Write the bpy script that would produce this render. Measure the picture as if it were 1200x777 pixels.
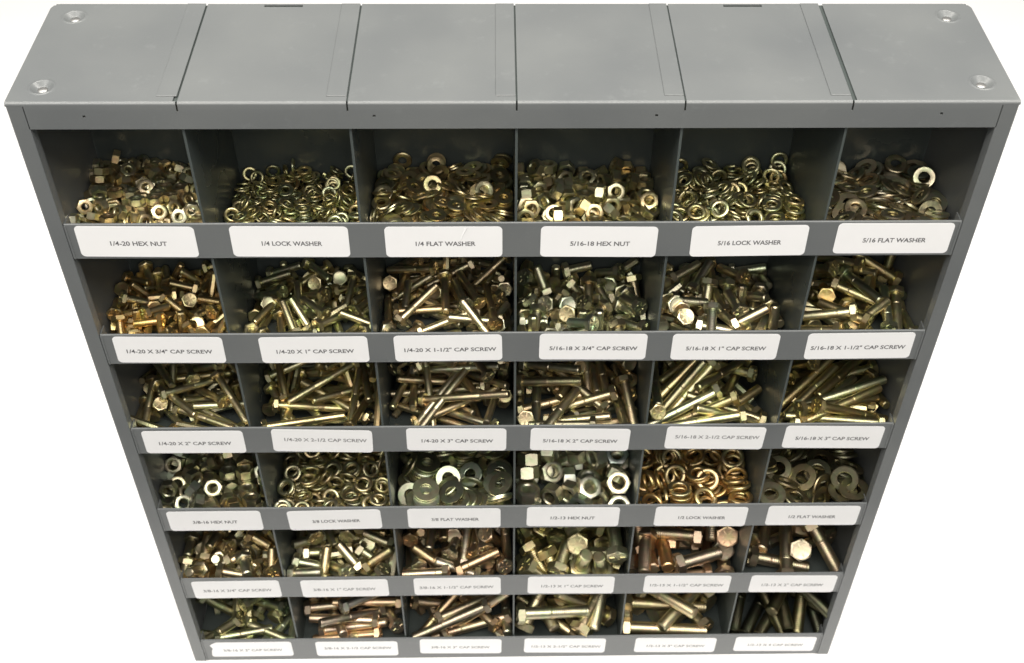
import bpy, bmesh, math, random
import numpy as np
from mathutils import Matrix, Vector, Quaternion

# ------------------------------------------------------------------ scene, camera, world, lamps, exposure
IN = 0.0254                      # everything is laid out in inches and stored in metres
ZB = 26.04                       # cabinet height: its top is z = 0 in cabinet inches, the table lies at -ZB
for o in list(bpy.data.objects): bpy.data.objects.remove(o)
C = bpy.context.scene
COL = C.collection

def P(x, y, z): return (x * IN, y * IN, (z + ZB) * IN)

cd = bpy.data.cameras.new('camera'); cam = bpy.data.objects.new('camera', cd); COL.objects.link(cam)
cd.sensor_width = 36.0; cd.lens = 1439.525 / 1200 * 36.0
cd.shift_x = -(616.163 - 600) / 1200; cd.shift_y = (388.06 - 388.5) / 1200
cd.dof.use_dof = True; cd.dof.focus_distance = 0.86; cd.dof.aperture_fstop = 16; cd.clip_start = 0.05; cd.clip_end = 100
m = Matrix(((0.999777, 0.005662, -0.020351, 0), (-0.018442, 0.703731, -0.710227, 0), (0.0103, 0.710444, 0.703679, 0), (0, 0, 0, 1)))
m.translation = P(-0.42463, -25.3812, 17.2361)
cam.matrix_world = m
C.camera = cam

world = bpy.data.worlds.new('World'); C.world = world; world.use_nodes = True
bgn = world.node_tree.nodes['Background']
bgn.inputs[0].default_value = (0.80, 0.84, 0.86, 1); bgn.inputs[1].default_value = 0.12

def lamp(name, loc, target, sx, sy, watts, col):
    ld = bpy.data.lights.new(name, 'AREA'); ld.shape = 'RECTANGLE'; ld.size = sx * IN; ld.size_y = sy * IN
    ld.energy = watts; ld.color = col
    o = bpy.data.objects.new(name, ld); COL.objects.link(o); o.location = P(*loc)
    o.rotation_euler = (Vector(P(*target)) - Vector(P(*loc))).to_track_quat('-Z', 'Y').to_euler()
    return o
LG = 1.22
lamp('ceiling_or_fill_lamp', (0, -38, 62), (0, 4, -10), 96, 24, 48 * LG, (1.0, 0.95, 0.88))
lamp('ceiling_or_fill_lamp', (0, -74, 48), (0, 2, -12), 120, 34, 20 * LG, (1.0, 0.96, 0.90))  # front fill lamp, added so light reaches deep into the bins
lamp('ceiling_or_fill_lamp', (0, 18, 62), (0, 4, -10), 96, 16, 34 * LG, (1.0, 0.955, 0.89))
lamp('ceiling_or_fill_lamp', (-64, -16, 58), (0, 2, -10), 10, 72, 16 * LG, (1.0, 0.96, 0.92))
lamp('ceiling_or_fill_lamp', (64, -16, 58), (0, 2, -10), 10, 72, 16 * LG, (1.0, 0.96, 0.92))
lamp('camera_flash', (1.2, -26.2, 19.2), (0, 2, -12), 1.6, 1.6, 0.3 * LG, (1.0, 0.93, 0.86))

C.view_settings.view_transform = 'Standard'; C.view_settings.look = 'None'
C.view_settings.exposure = 0.0; C.view_settings.gamma = 1.0; C.view_settings.use_curve_mapping = False
C.render.engine = 'CYCLES'
C.cycles.max_bounces = 6; C.cycles.glossy_bounces = 4; C.cycles.diffuse_bounces = 3
C.cycles.sample_clamp_indirect = 6.0; C.cycles.use_denoising = True

# ------------------------------------------------------------------ materials
def mat(name):
    M = bpy.data.materials.new(name); M.use_nodes = True
    nt = M.node_tree; return M, nt, nt.nodes['Principled BSDF']
def nd(nt, t, **k):
    n = nt.nodes.new(t)
    for a, v in k.items(): setattr(n, a, v)
    return n
def paint(name, base, rough=0.34, spec=0.55, bump=0.12):
    M, nt, b = mat(name)
    tc = nd(nt, 'ShaderNodeTexCoord')
    n1 = nd(nt, 'ShaderNodeTexNoise'); n1.inputs['Scale'].default_value = 9; n1.inputs['Detail'].default_value = 6
    n2 = nd(nt, 'ShaderNodeTexNoise'); n2.inputs['Scale'].default_value = 900; n2.inputs['Detail'].default_value = 2
    n3 = nd(nt, 'ShaderNodeTexNoise'); n3.inputs['Scale'].default_value = 60; n3.inputs['Detail'].default_value = 8; n3.inputs['Roughness'].default_value = .75
    for n in (n1, n2, n3): nt.links.new(tc.outputs['Object'], n.inputs['Vector'])
    r = nd(nt, 'ShaderNodeValToRGB'); r.color_ramp.elements[0].position = .3; r.color_ramp.elements[1].position = .7
    r.color_ramp.elements[0].color = (base[0] * .90, base[1] * .90, base[2] * .91, 1)
    r.color_ramp.elements[1].color = (base[0] * 1.09, base[1] * 1.08, base[2] * 1.06, 1)
    nt.links.new(n1.outputs['Fac'], r.inputs['Fac'])
    # pale rub marks and dust
    r3 = nd(nt, 'ShaderNodeValToRGB'); r3.color_ramp.elements[0].position = .58; r3.color_ramp.elements[1].position = .80
    r3.color_ramp.elements[1].color = (.35, .35, .35, 1)
    nt.links.new(n3.outputs['Fac'], r3.inputs['Fac'])
    mx = nd(nt, 'ShaderNodeMixRGB'); mx.inputs['Color2'].default_value = (base[0] * 1.8, base[1] * 1.8, base[2] * 1.75, 1)
    nt.links.new(r3.outputs['Color'], mx.inputs['Fac']); nt.links.new(r.outputs['Color'], mx.inputs['Color1'])
    nt.links.new(mx.outputs['Color'], b.inputs['Base Color'])
    rr = nd(nt, 'ShaderNodeMapRange'); rr.inputs['To Min'].default_value = rough - .06; rr.inputs['To Max'].default_value = rough + .10
    nt.links.new(n1.outputs['Fac'], rr.inputs['Value']); rr.inputs['From Min'].default_value = .3; rr.inputs['From Max'].default_value = .7; nt.links.new(rr.outputs[0], b.inputs['Roughness'])
    bp = nd(nt, 'ShaderNodeBump'); bp.inputs['Strength'].default_value = bump; bp.inputs['Distance'].default_value = .0004
    nt.links.new(n2.outputs['Fac'], bp.inputs['Height']); nt.links.new(bp.outputs[0], b.inputs['Normal'])
    b.inputs['Specular IOR Level'].default_value = spec
    return M
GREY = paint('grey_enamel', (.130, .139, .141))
INNER_SHADED = paint('grey_enamel_inside_shaded', (.062, .074, .071), rough=.30, spec=.5)  # same enamel darkened: the shade inside the bins is put into its colour

def zinc(name, attribute):
    M, nt, b = mat(name)
    if attribute:
        c = nd(nt, 'ShaderNodeAttribute'); c.attribute_name = 'tone'; cout = c.outputs['Color']
    else:
        c = nd(nt, 'ShaderNodeObjectInfo'); cout = c.outputs['Color']
    geo = nd(nt, 'ShaderNodeTexCoord')
    n1 = nd(nt, 'ShaderNodeTexNoise'); n1.inputs['Scale'].default_value = 130; n1.inputs['Detail'].default_value = 3
    src = nd(nt, 'ShaderNodeNewGeometry')
    nt.links.new(src.outputs['Position'], n1.inputs['Vector'])
    # thin yellow zinc film: drifts from rose through straw to green
    r = nd(nt, 'ShaderNodeValToRGB'); e = r.color_ramp.elements
    e[0].position = .32; e[0].color = (1.08, .93, .90, 1)
    e[1].position = .68; e[1].color = (.93, 1.04, .86, 1)
    q = e.new(.5); q.color = (1.04, 1.0, .94, 1)
    nt.links.new(n1.outputs['Fac'], r.inputs['Fac'])
    mx = nd(nt, 'ShaderNodeMixRGB', blend_type='MULTIPLY'); mx.inputs['Fac'].default_value = 1
    nt.links.new(cout, mx.inputs['Color1']); nt.links.new(r.outputs['Color'], mx.inputs['Color2'])
    nt.links.new(mx.outputs['Color'], b.inputs['Base Color'])
    b.inputs['Metallic'].default_value = 1.0
    n2 = nd(nt, 'ShaderNodeTexNoise'); n2.inputs['Scale'].default_value = 420; n2.inputs['Detail'].default_value = 4
    nt.links.new(src.outputs['Position'], n2.inputs['Vector'])
    rr = nd(nt, 'ShaderNodeMapRange'); rr.inputs['To Min'].default_value = .30; rr.inputs['To Max'].default_value = .48
    nt.links.new(n2.outputs['Fac'], rr.inputs['Value']); nt.links.new(rr.outputs[0], b.inputs['Roughness'])
    bp = nd(nt, 'ShaderNodeBump'); bp.inputs['Strength'].default_value = .4; bp.inputs['Distance'].default_value = .0003
    nt.links.new(n2.outputs['Fac'], bp.inputs['Height']); nt.links.new(bp.outputs[0], b.inputs['Normal'])
    return M
ZINC = zinc('yellow_zinc', False); ZINC_LOOSE = zinc('yellow_zinc_loose', True)
STEEL, nt_, b_ = mat('bright_screw'); b_.inputs['Base Color'].default_value = (.42, .42, .41, 1); b_.inputs['Metallic'].default_value = 1; b_.inputs['Roughness'].default_value = .45
PAPER, nt_, b_ = mat('label_paper'); b_.inputs['Roughness'].default_value = .55
_n = nd(nt_, 'ShaderNodeTexNoise'); _n.inputs['Scale'].default_value = 25; _n.inputs['Detail'].default_value = 6
_t = nd(nt_, 'ShaderNodeTexCoord'); nt_.links.new(_t.outputs['Object'], _n.inputs['Vector'])
_r = nd(nt_, 'ShaderNodeValToRGB'); _r.color_ramp.elements[0].color = (.74, .745, .75, 1); _r.color_ramp.elements[1].color = (.82, .82, .82, 1)
nt_.links.new(_n.outputs['Fac'], _r.inputs['Fac']); nt_.links.new(_r.outputs['Color'], b_.inputs['Base Color'])
INK, nt_, b_ = mat('label_ink'); b_.inputs['Base Color'].default_value = (.11, .11, .115, 1); b_.inputs['Roughness'].default_value = .7
INK2, nt_, b_ = mat('label_ink_faded'); b_.inputs['Base Color'].default_value = (.22, .22, .225, 1); b_.inputs['Roughness'].default_value = .7
DARK, nt_, b_ = mat('hole_shadowed_steel'); b_.inputs['Base Color'].default_value = (.02, .02, .022, 1); b_.inputs['Roughness'].default_value = .6
TABLE, nt_, b_ = mat('white_sheet'); b_.inputs['Base Color'].default_value = (.93, .93, .93, 1); b_.inputs['Roughness'].default_value = .7
_n = nd(nt_, 'ShaderNodeTexNoise'); _n.inputs['Scale'].default_value = 3; _n.inputs['Detail'].default_value = 4
_r = nd(nt_, 'ShaderNodeValToRGB'); _r.color_ramp.elements[0].color = (.92, .92, .92, 1); _r.color_ramp.elements[1].color = (.95, .95, .95, 1)
nt_.links.new(_n.outputs['Fac'], _r.inputs['Fac']); nt_.links.new(_r.outputs['Color'], b_.inputs['Base Color'])

# ------------------------------------------------------------------ mesh helpers (inches in, metres out)
def to_obj(name, me, material, parent=None):
    o = bpy.data.objects.new(name, me); COL.objects.link(o)
    if material and not me.materials: me.materials.append(material)
    if parent: o.parent = parent
    return o
def finish(bm, name, smooth=False):
    bm.normal_update()
    me = bpy.data.meshes.new(name); bm.to_mesh(me); bm.free()
    if smooth: me.polygons.foreach_set('use_smooth', [True] * len(me.polygons))
    return me
def add_box(bm, x0, x1, y0, y1, z0, z1, bev=0.0, seg=2):
    vs = [bm.verts.new(P(x, y, z)) for x in (x0, x1) for y in (y0, y1) for z in (z0, z1)]
    fs = [bm.faces.new([vs[i] for i in f]) for f in ((0,1,3,2),(4,6,7,5),(0,4,5,1),(2,3,7,6),(0,2,6,4),(1,5,7,3))]
    if bev:
        es = set(e for f in fs for e in f.edges)
        bmesh.ops.bevel(bm, geom=list(es), offset=bev * IN, segments=seg, affect='EDGES', profile=.5)
def extrude_x(bm, prof, x0, x1, top=None):
    """closed (y,z) profile extruded from x0 to x1"""
    a = [bm.verts.new(P(x0, y, z)) for y, z in prof]; b = [bm.verts.new(P(x1, y, z)) for y, z in prof]
    n = len(prof)
    for i in range(n):
        j = (i + 1) % n; bm.faces.new((a[i], a[j], b[j], b[i]))
    bm.faces.new(a[::-1]); bm.faces.new(b)
def box_part(name, dims, material, parent, bev=.0):
    bm = bmesh.new(); add_box(bm, *dims, bev=bev); bmesh.ops.recalc_face_normals(bm, faces=bm.faces)
    return to_obj(name, finish(bm, name), material, parent)

# ------------------------------------------------------------------ the white surface it stands on
bm = bmesh.new(); add_box(bm, -110, 110, -7, 170, -ZB - 1.2, -ZB, bev=.2)
t = to_obj('ground', finish(bm, 'ground'), TABLE); t['kind'] = 'structure'

# ------------------------------------------------------------------ cabinet
HW, D = 12.5, 4.70
ZL, PITCH, LIP = -3.842, 4.147, 1.21
PX = 25 / 6
cab = bpy.data.objects.new('bolt_bin_cabinet', None); COL.objects.link(cab)
cab['label'] = 'grey steel bolt bin cabinet of thirty-six open compartments with white labels on its lips'
cab['category'] = 'cabinet'
SCREWS = [(-11.756, .70), (-11.756, 4.03), (11.72, 4.04), (11.757, .84)]
rnd = random.Random(5)

def arc(cy, cz, r, a0, a1, n):
    return [(cy + r * math.cos(math.radians(a0 + (a1 - a0) * i / n)), cz + r * math.sin(math.radians(a0 + (a1 - a0) * i / n))) for i in range(n + 1)]
SEAM = .022
NZ = -.27
for k in range(6):
    x0 = -HW + PX * k + (SEAM if k else 0); x1 = -HW + PX * (k + 1) - (SEAM if k < 5 else 0)
    bm = bmesh.new()
    R = .075
    # rolled front bend with the upper half of the front rail
    prof = arc(R, -R, R, 90, 180, 6) + [(0, NZ), (.04, NZ)] + arc(R, -R, R - .04, 180, 90, 6)
    if k == 0 or k == 5:
        short = arc(R, -R, R, 90, 180, 6) + [(0, -.10), (.04, -.10)] + arc(R, -R, R - .04, 180, 90, 6)
        if k == 0: extrude_x(bm, short, x0, -12.08); extrude_x(bm, prof, -12.08, x1)
        else: extrude_x(bm, prof, x0, 12.08); extrude_x(bm, short, 12.08, x1)
    else: extrude_x(bm, prof, x0, x1)
    step = .25 if k < 5 else R
    back = D
    sx = [s for s in SCREWS if x0 < s[0] < x1]
    if sx:      # end bays: sheet with the countersunk dimples pressed in, corner cut off at the back
        xs = sorted(set([round(x0 + (x1 - x0) * i / 60, 4) for i in range(61)] + [round(sx[0][0] + .42 * (i - 16) / 16, 4) for i in range(33)]))
        xs = [x for x in xs if x0 <= x <= x1]
        ys = sorted(set([R + (D - R) * i / 40 for i in range(41)] + [s[1] + .42 * (i - 16) / 16 for s in sx for i in range(33)]))
        ys = [y for y in ys if R <= y <= D]
        g = {}
        for i, x in enumerate(xs):
            for j, y in enumerate(ys):
                z = 0
                for s in sx:
                    r = math.hypot(x - s[0], y - s[1])
                    if r < .34:
                        if r > .27: z = .018 * math.sin(math.pi * (.34 - r) / .07)
                        else: z = -.085 * min(1, (.27 - r) / .13)
                xx, yy = x, y
                if abs(x) + y > HW + D - .17: 
                    d = (abs(x) + y - (HW + D - .17)) / 2; xx = math.copysign(abs(x) - d, x); yy = y - d
                g[i, j] = bm.verts.new(P(xx, yy, z))
        for i in range(len(xs) - 1):
            for j in range(len(ys) - 1):
                try: bm.faces.new((g[i, j], g[i + 1, j], g[i + 1, j + 1], g[i, j + 1]))
                except ValueError: pass
        # turned-down edges
        e = -HW + .002 if k == 0 else HW - .002
        add_box(bm, min(e, e - math.copysign(.04, e)), max(e, e - math.copysign(.04, e)), R, D - .2, -.16, -.004)
        add_box(bm, x0 + .1, x1 - .1, D - .0075, D - .003, -.3, -.004)
    else:
        slot = {1: (-6.78, -5.74), 4: (5.70, 6.755)}.get(k)
        if slot:
            a, b = 4.54, 4.655
            add_box(bm, x0, x1, R, a, -.04, 0); add_box(bm, x0, slot[0], a, b, -.04, 0); add_box(bm, slot[1], x1, a, b, -.04, 0); add_box(bm, x0, x1, b, D, -.04, 0)
        else: add_box(bm, x0, x1, R, D, -.04, 0)
    bmesh.ops.recalc_face_normals(bm, faces=bm.faces)
    bm.normal_update()
    if sx:
        for f in bm.faces:
            if len(f.verts) == 4 and f.calc_area() < (.3 * IN) ** 2 and abs(f.normal.z) > .3 and f.normal.z < 0 and all(v.co.z > (ZB - .12) * IN for v in f.verts): f.normal_flip()
    me = finish(bm, 'top_panel')
    for p in me.polygons: p.use_smooth = bool(sx) or False
    me.set_sharp_from_angle(angle=math.radians(40)) if hasattr(me, 'set_sharp_from_angle') else None
    tp = to_obj('top_panel', me, GREY, cab)
    if k < 5:   # lap of the neighbouring divider tab, a hair proud of the sheet
        bm = bmesh.new(); w = .50 if k != 3 else .48
        add_box(bm, x1 - w, x1 + .0, .27, D - .012, -.002, .024, bev=.008, seg=1)
        bmesh.ops.recalc_face_normals(bm, faces=bm.faces)
        to_obj('lap_strip', finish(bm, 'lap_strip'), GREY, tp)
bm = bmesh.new()
bm.free()
for sa, sb in ((-6.9, -5.6), (5.58, 6.87)): box_part('slot_shade_backing', (sa, sb, 4.40, D - .046, -.16, -.12), INNER_SHADED, cab)  # added dark strips stand in for the shade inside the slots
for k in range(1, 6): box_part('added_seam_filler', (-HW + PX * k - .25, -HW + PX * k + .25, .12, D - .046, -.075, -.043), INNER_SHADED, cab)  # filler added under the seams so the gaps look less dark
for s in SCREWS:
    bm = bmesh.new()
    prof = [(0, .012), (.05, .010), (.10, .0), (.125, -.012)]
    rings = []
    for r, z in prof[1:]:
        rings.append([bm.verts.new(P(s[0] + r * math.cos(a * math.pi / 10), s[1] + r * math.sin(a * math.pi / 10), z - .068)) for a in range(20)])
    c = bm.verts.new(P(s[0], s[1], prof[0][1] - .068))
    for a in range(20):
        b = (a + 1) % 20
        bm.faces.new((c, rings[0][a], rings[0][b]))
        for i in range(2): bm.faces.new((rings[i][a], rings[i + 1][a], rings[i + 1][b], rings[i][b]))
    bmesh.ops.recalc_face_normals(bm, faces=bm.faces)
    sc = to_obj('screw_head', finish(bm, 'screw_head', True), STEEL, cab)
# front rail: lower strip under the bends, with four pin holes
bm = bmesh.new()
HOLES = [(-10.649, -.40), (-3.527, -.40), (3.477, -.40), (10.596, -.36)]
xs = [-12.08]
for hx, hz in HOLES: xs += [hx - .035, hx + .035]
xs += [12.08]
for i in range(0, len(xs) - 1):
    if i % 2 == 0: add_box(bm, xs[i], xs[i + 1], 0, .045, -.775, NZ)
    else:
        hz = HOLES[i // 2][1]; add_box(bm, xs[i], xs[i + 1], 0, .045, hz + .035, NZ); add_box(bm, xs[i], xs[i + 1], 0, .045, -.775, hz - .035)
        
add_box(bm, -12.05, 12.05, .048, .40, -.775, -.735)
bmesh.ops.recalc_face_normals(bm, faces=bm.faces)
to_obj('front_rail', finish(bm, 'front_rail'), GREY, cab)
# side panels with front flange and inward return
for sgn in (-1, 1):
    bm = bmesh.new()
    def bx(xa, xb, *r, **k): add_box(bm, min(sgn * xa, sgn * xb), max(sgn * xa, sgn * xb), *r, **k)
    # L section: flange face, rounded outer corner, side web
    R = .06; out = []
    sec = [(12.06, 0)] + [(HW - .003 - R + R * math.sin(math.radians(a)), R - R * math.cos(math.radians(a))) for a in (0, 22, 45, 68, 90)] + [(HW - .003, D - .06), (HW - .003 - .04, D - .06), (HW - .043, .05), (12.06, .05)]
    za, zb_ = -ZB + .002, -.104
    top = [bm.verts.new(P(sgn * x, y, zb_ if y < .2 else -.12)) for x, y in sec]
    bot = [bm.verts.new(P(sgn * x, y, za)) for x, y in sec]
    n = len(sec)
    for i in range(n):
        j = (i + 1) % n; bm.faces.new((top[i], top[j], bot[j], bot[i]))
    bm.faces.new(top); bm.faces.new(bot[::-1])
    bx(12.06, 12.10, .052, .34, -ZB + .01, -.80)
    bmesh.ops.recalc_face_normals(bm, faces=bm.faces)
    to_obj('side_panel', finish(bm, 'side_panel'), GREY, cab)
box_part('back_panel', (-HW + .02, HW - .02, D - .042, D - .008, -ZB + .003, -.044), INNER_SHADED, cab)

def floor_z(row, y):
    drop = .25 if row == 5 else 1.30
    return ZL - row * PITCH - 1.16 - drop * (y - .1) / 4.55
for row in range(6):
    zt = ZL - row * PITCH
    bm = bmesh.new()      # shelf: sloping tray, lower at the back, turned up against the back panel
    y0, y1 = .115, 4.62; a, b = floor_z(row, y0), floor_z(row, y1)
    extrude_x(bm, [(y0, a), (y1, b), (y1, b + .30), (y1 + .03, b + .30), (y1 + .03, b - .035), (y0, a - .035)], -12.40, 12.40)
    bmesh.ops.recalc_face_normals(bm, faces=bm.faces)
    to_obj('shelf', finish(bm, 'shelf'), INNER_SHADED, cab)
    bm = bmesh.new()      # lip with a rolled hem along the top and little end tabs
    zb = zt - LIP if row < 5 else -ZB + .035
    hem = arc(.055, zt - .035, .035, -60, 180, 8)
    extrude_x(bm, [(.02, zb), (.06, zb), (.06, zt - .075)] + hem, -12.03, 12.03)
    for sgn in (-1, 1):
        add_box(bm, min(sgn * 11.985, sgn * 12.03), max(sgn * 11.985, sgn * 12.03), .0, .019, zb, zt - .05)
        add_box(bm, min(sgn * 12.032, sgn * 12.058), max(sgn * 12.032, sgn * 12.058), .03, .5, zb + .01, zt - .08)
    bmesh.ops.recalc_face_normals(bm, faces=bm.faces)
    me = finish(bm, 'front_lip')
    to_obj('front_lip', me, GREY, cab)
    for k in range(1, 6):
        x = -HW + PX * k
        if row == 0: tf, tb = -.045, -.045
        else: tf, tb = floor_z(row - 1, .14) - .04, floor_z(row - 1, 4.6) - .04
        bm = bmesh.new()
        extrude_x(bm, [(.13, tf), (.13, floor_z(row, .14) + .004), (4.6, floor_z(row, 4.6) + .004), (4.6, tb)], x - .018, x + .018)
        add_box(bm, x - .032, x + .032, .105, .128, floor_z(row, .14) + .01, (tf if row else -.78) - .01, bev=.008, seg=1)
        bmesh.ops.recalc_face_normals(bm, faces=bm.faces)
        to_obj('divider', finish(bm, 'divider'), INNER_SHADED, cab)

# ------------------------------------------------------------------ labels
TXT = ['1/4-20 HEX NUT', '1/4 LOCK WASHER', '1/4 FLAT WASHER', '5/16-18 HEX NUT', '5/16 LOCK WASHER', '5/16 FLAT WASHER',
 '1/4-20 X 3/4" CAP SCREW', '1/4-20 X 1" CAP SCREW', '1/4-20 X 1-1/2" CAP SCREW', '5/16-18 X 3/4" CAP SCREW', '5/16-18 X 1" CAP SCREW', '5/16-18 X 1-1/2" CAP SCREW',
 '1/4-20 X 2" CAP SCREW', '1/4-20 X 2-1/2 CAP SCREW', '1/4-20 X 3" CAP SCREW', '5/16-18 X 2" CAP SCREW', '5/16-18 X 2-1/2 CAP SCREW', '5/16-18 X 3" CAP SCREW',
 '3/8-16 HEX NUT', '3/8 LOCK WASHER', '3/8 FLAT WASHER', '1/2-13 HEX NUT', '1/2 LOCK WASHER', '1/2 FLAT WASHER',
 '3/8-16 X 3/4" CAP SCREW', '3/8-16 X 1" CAP SCREW', '3/8-16 X 1-1/2" CAP SCREW', '1/2-13 X 1" CAP SCREW', '1/2-13 X 1-1/2" CAP SCREW', '1/2-13 X 2" CAP SCREW',
 '3/8-16 X 2" CAP SCREW', '3/8-16 X 2-1/2 CAP SCREW', '3/8-16 X 3" CAP SCREW', '1/2-13 X 2-1/2" CAP SCREW', '1/2-13 X 3" CAP SCREW', '1/2-13 X 4 CAP SCREW']
LAB = [(0.21, -0.61, -0.8), (0.15, -0.63, -0.6), (0.13, -0.66, -0.1), (0.17, -0.68, -0.6), (0.1, -0.67, 0.7), (-0.12, -0.6, -0.1), (0.28, -0.63, -0.8), (0.34, -0.66, 0.4), (0.11, -0.62, 0.7), (0.21, -0.6, -0.6), (-0.04, -0.64, -0.5), (-0.21, -0.63, 0.6), (0.25, -0.66, -0.2), (0.14, -0.65, -2.0), (0.23, -0.63, -0.8), (0.0, -0.68, -1.4), (0.16, -0.65, -1.5), (-0.21, -0.65, -1.2), (0.22, -0.67, 0.2), (0.12, -0.67, 1.3), (0.03, -0.63, -0.2), (-0.07, -0.61, -1.0), (0.16, -0.66, -1.2), (-0.14, -0.66, -0.8), (0.31, -0.68, 0.8), (0.08, -0.67, 0.7), (0.02, -0.61, 0.4), (0.01, -0.61, -0.8), (0.11, -0.62, -1.0), (-0.15, -0.67, -1.1), (0.24, -0.66, 0.2), (0.16, -0.70, -0.4), (0.03, -0.61, -1.0), (-0.08, -0.64, -1.3), (0.08, -0.69, -1.2), (-0.17, -0.69, -1.2)]
LW, LH = 3.17, 1.07
for i in range(36):
    row, colm = divmod(i, 6)
    dx, dz, ang = LAB[i]
    w, h = LW, (LH if row < 5 else 1.02)
    pts = []; r = .13
    for cx, cz, a0 in ((w/2 - r, h/2 - r, 0), (-w/2 + r, h/2 - r, 90), (-w/2 + r, -h/2 + r, 180), (w/2 - r, -h/2 + r, 270)):
        if i == 30 and a0 == 90:      # torn corner
            pts += [(-w/2 + .30, h/2), (-w/2 + .12, h/2 - .10), (-w/2 + .02, h/2 - .22), (-w/2 + .10, h/2 - .42), (-w/2 + .04, h/2 - .6)]; continue
        for a in range(0, 91, 15): pts.append((cx + r * math.cos(math.radians(a0 + a)), cz + r * math.sin(math.radians(a0 + a))))
    bm = bmesh.new()
    f = [bm.verts.new((x * IN, -.0015 * IN, z * IN)) for x, z in pts]; b = [bm.verts.new((x * IN, .008 * IN, z * IN)) for x, z in pts]
    bm.faces.new(f); bm.faces.new(b[::-1])
    for j in range(len(pts)): q = (j + 1) % len(pts); bm.faces.new((f[j], b[j], b[q], f[q]))
    if i == 2:                         # crease in the paper
        for a_, b_2 in (((.62, .5), (.38, -.12)),):
            ax, az = a_; bx_, bz = b_2
            v = [bm.verts.new((x * IN, y * IN, z * IN)) for x, y, z in ((ax - .05, -.002, az), (ax, -.022, az), (ax + .05, -.002, az), (bx_, -.002, bz))]
            bm.faces.new((v[0], v[1], v[3])); bm.faces.new((v[1], v[2], v[3]))
    bmesh.ops.recalc_face_normals(bm, faces=bm.faces)
    lb = to_obj('label', finish(bm, 'label'), PAPER, cab)
    zz = ZL - row * PITCH + dz
    lb.location = P(-HW + PX * (colm + .5) + dx, .010, zz); lb.rotation_euler = (0, -math.radians(ang), 0)
    lb['label'] = 'white label printed ' + TXT[i].replace('"', ' inch')
    cu = bpy.data.curves.new('lettering', 'FONT'); cu.body = TXT[i]; cu.size = .215 * IN; cu.align_x = 'CENTER'; cu.align_y = 'CENTER'; cu.resolution_u = 3
    cu.offset = .0045 * IN
    to = bpy.data.objects.new('tmp', cu); COL.objects.link(to)
    bpy.context.view_layer.update()
    me = bpy.data.meshes.new_from_object(to.evaluated_get(bpy.context.evaluated_depsgraph_get()))
    bpy.data.objects.remove(to); bpy.data.curves.remove(cu)
    me.materials.clear(); me.name = 'lettering'
    xs_ = [v.co.x for v in me.vertices]; wid = (max(xs_) - min(xs_)) / IN
    want = .1085 * len(TXT[i])
    sxx = want / wid
    for v in me.vertices: v.co = Vector((v.co.x * sxx, 0, v.co.y))
    tx = to_obj('lettering', me, INK if row < 4 and i not in (13, 16) else INK2, lb)
    tx.location = (rnd.uniform(-.04, .04) * IN + (.10 * IN if i in (13, 16) else 0), -.004 * IN, (-.07 if i not in (13, 16, 31) else .04) * IN)

# ------------------------------------------------------------------ fasteners
# kind, dims(inches).  n: nut (AF,h,D)  l: lock washer (OD,ID,t)  f: flat washer (OD,ID,t)  b: bolt (D,AF,h,L)
SPEC=[('n',.41,.205,.235),('l',.45,.248,.06),('f',.57,.26,.055),('n',.48,.255,.3),('l',.55,.31,.075),('f',.67,.33,.062),
 ('b',.25,.4375,.156,.75),('b',.25,.4375,.156,1.0),('b',.25,.4375,.156,1.5),('b',.3125,.5,.203,.75),('b',.3125,.5,.203,1.0),('b',.3125,.5,.203,1.5),
 ('b',.25,.4375,.156,2.0),('b',.25,.4375,.156,2.5),('b',.25,.4375,.156,3.0),('b',.3125,.5,.203,2.0),('b',.3125,.5,.203,2.5),('b',.3125,.5,.203,3.0),
 ('n',.5625,.3281,.375),('l',.64,.37,.09),('f',.92,.42,.075),('n',.75,.4375,.5),('l',.83,.50,.12),('f',.98,.51,.085),
 ('b',.375,.5625,.234,.75),('b',.375,.5625,.234,1.0),('b',.375,.5625,.234,1.5),('b',.5,.75,.3125,1.0),('b',.5,.75,.3125,1.5),('b',.5,.75,.3125,2.0),
 ('b',.375,.5625,.234,2.0),('b',.375,.5625,.234,2.5),('b',.375,.5625,.234,3.0),('b',.5,.75,.3125,2.5),('b',.5,.75,.3125,3.0),('b',.5,.75,.3125,4.0)]
def bolt_com(s):
    D,AF,h,L=s[1:5]; vh=.866*AF*AF*h; vs=.785*D*D*L
    return (vh*h/2-vs*L/2)/(vh+vs)

def lathe(prof, n, jag=0, rnd_=None):
    """prof: list of (r, z), open surface of revolution; returns verts, faces"""
    V, F = [], []
    idx = []
    for r, z in prof:
        if r <= 1e-6: idx.append([len(V)] * n); V.append((0, 0, z))
        else:
            idx.append(list(range(len(V), len(V) + n)))
            for a in range(n): V.append((r * math.cos(2 * math.pi * a / n), r * math.sin(2 * math.pi * a / n), z))
    for i in range(len(prof) - 1):
        A, B = idx[i], idx[i + 1]
        for a in range(n):
            b = (a + 1) % n
            f = []
            for v in (A[a], A[b], B[b], B[a]):
                if v not in f: f.append(v)
            if len(f) > 2: F.append(tuple(f))
    return V, F
def merge(*parts):
    V, F = [], []
    for v, f in parts:
        k = len(V); V += v; F += [tuple(i + k for i in q) for q in f]
    return V, F
def hexring(af, z, top, n=24):
    """one ring round a hexagon, its edge chamfered away by the 30 degree turned cone"""
    out = []
    for a in range(n):
        th = 2 * math.pi * a / n; d = (th % (math.pi / 3)) - math.pi / 6
        r = af / 2 / math.cos(d); dz = max(0, (r - .492 * af)) * .55
        out.append((r * math.cos(th), r * math.sin(th), z - dz if top else z + dz))
    return out
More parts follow.
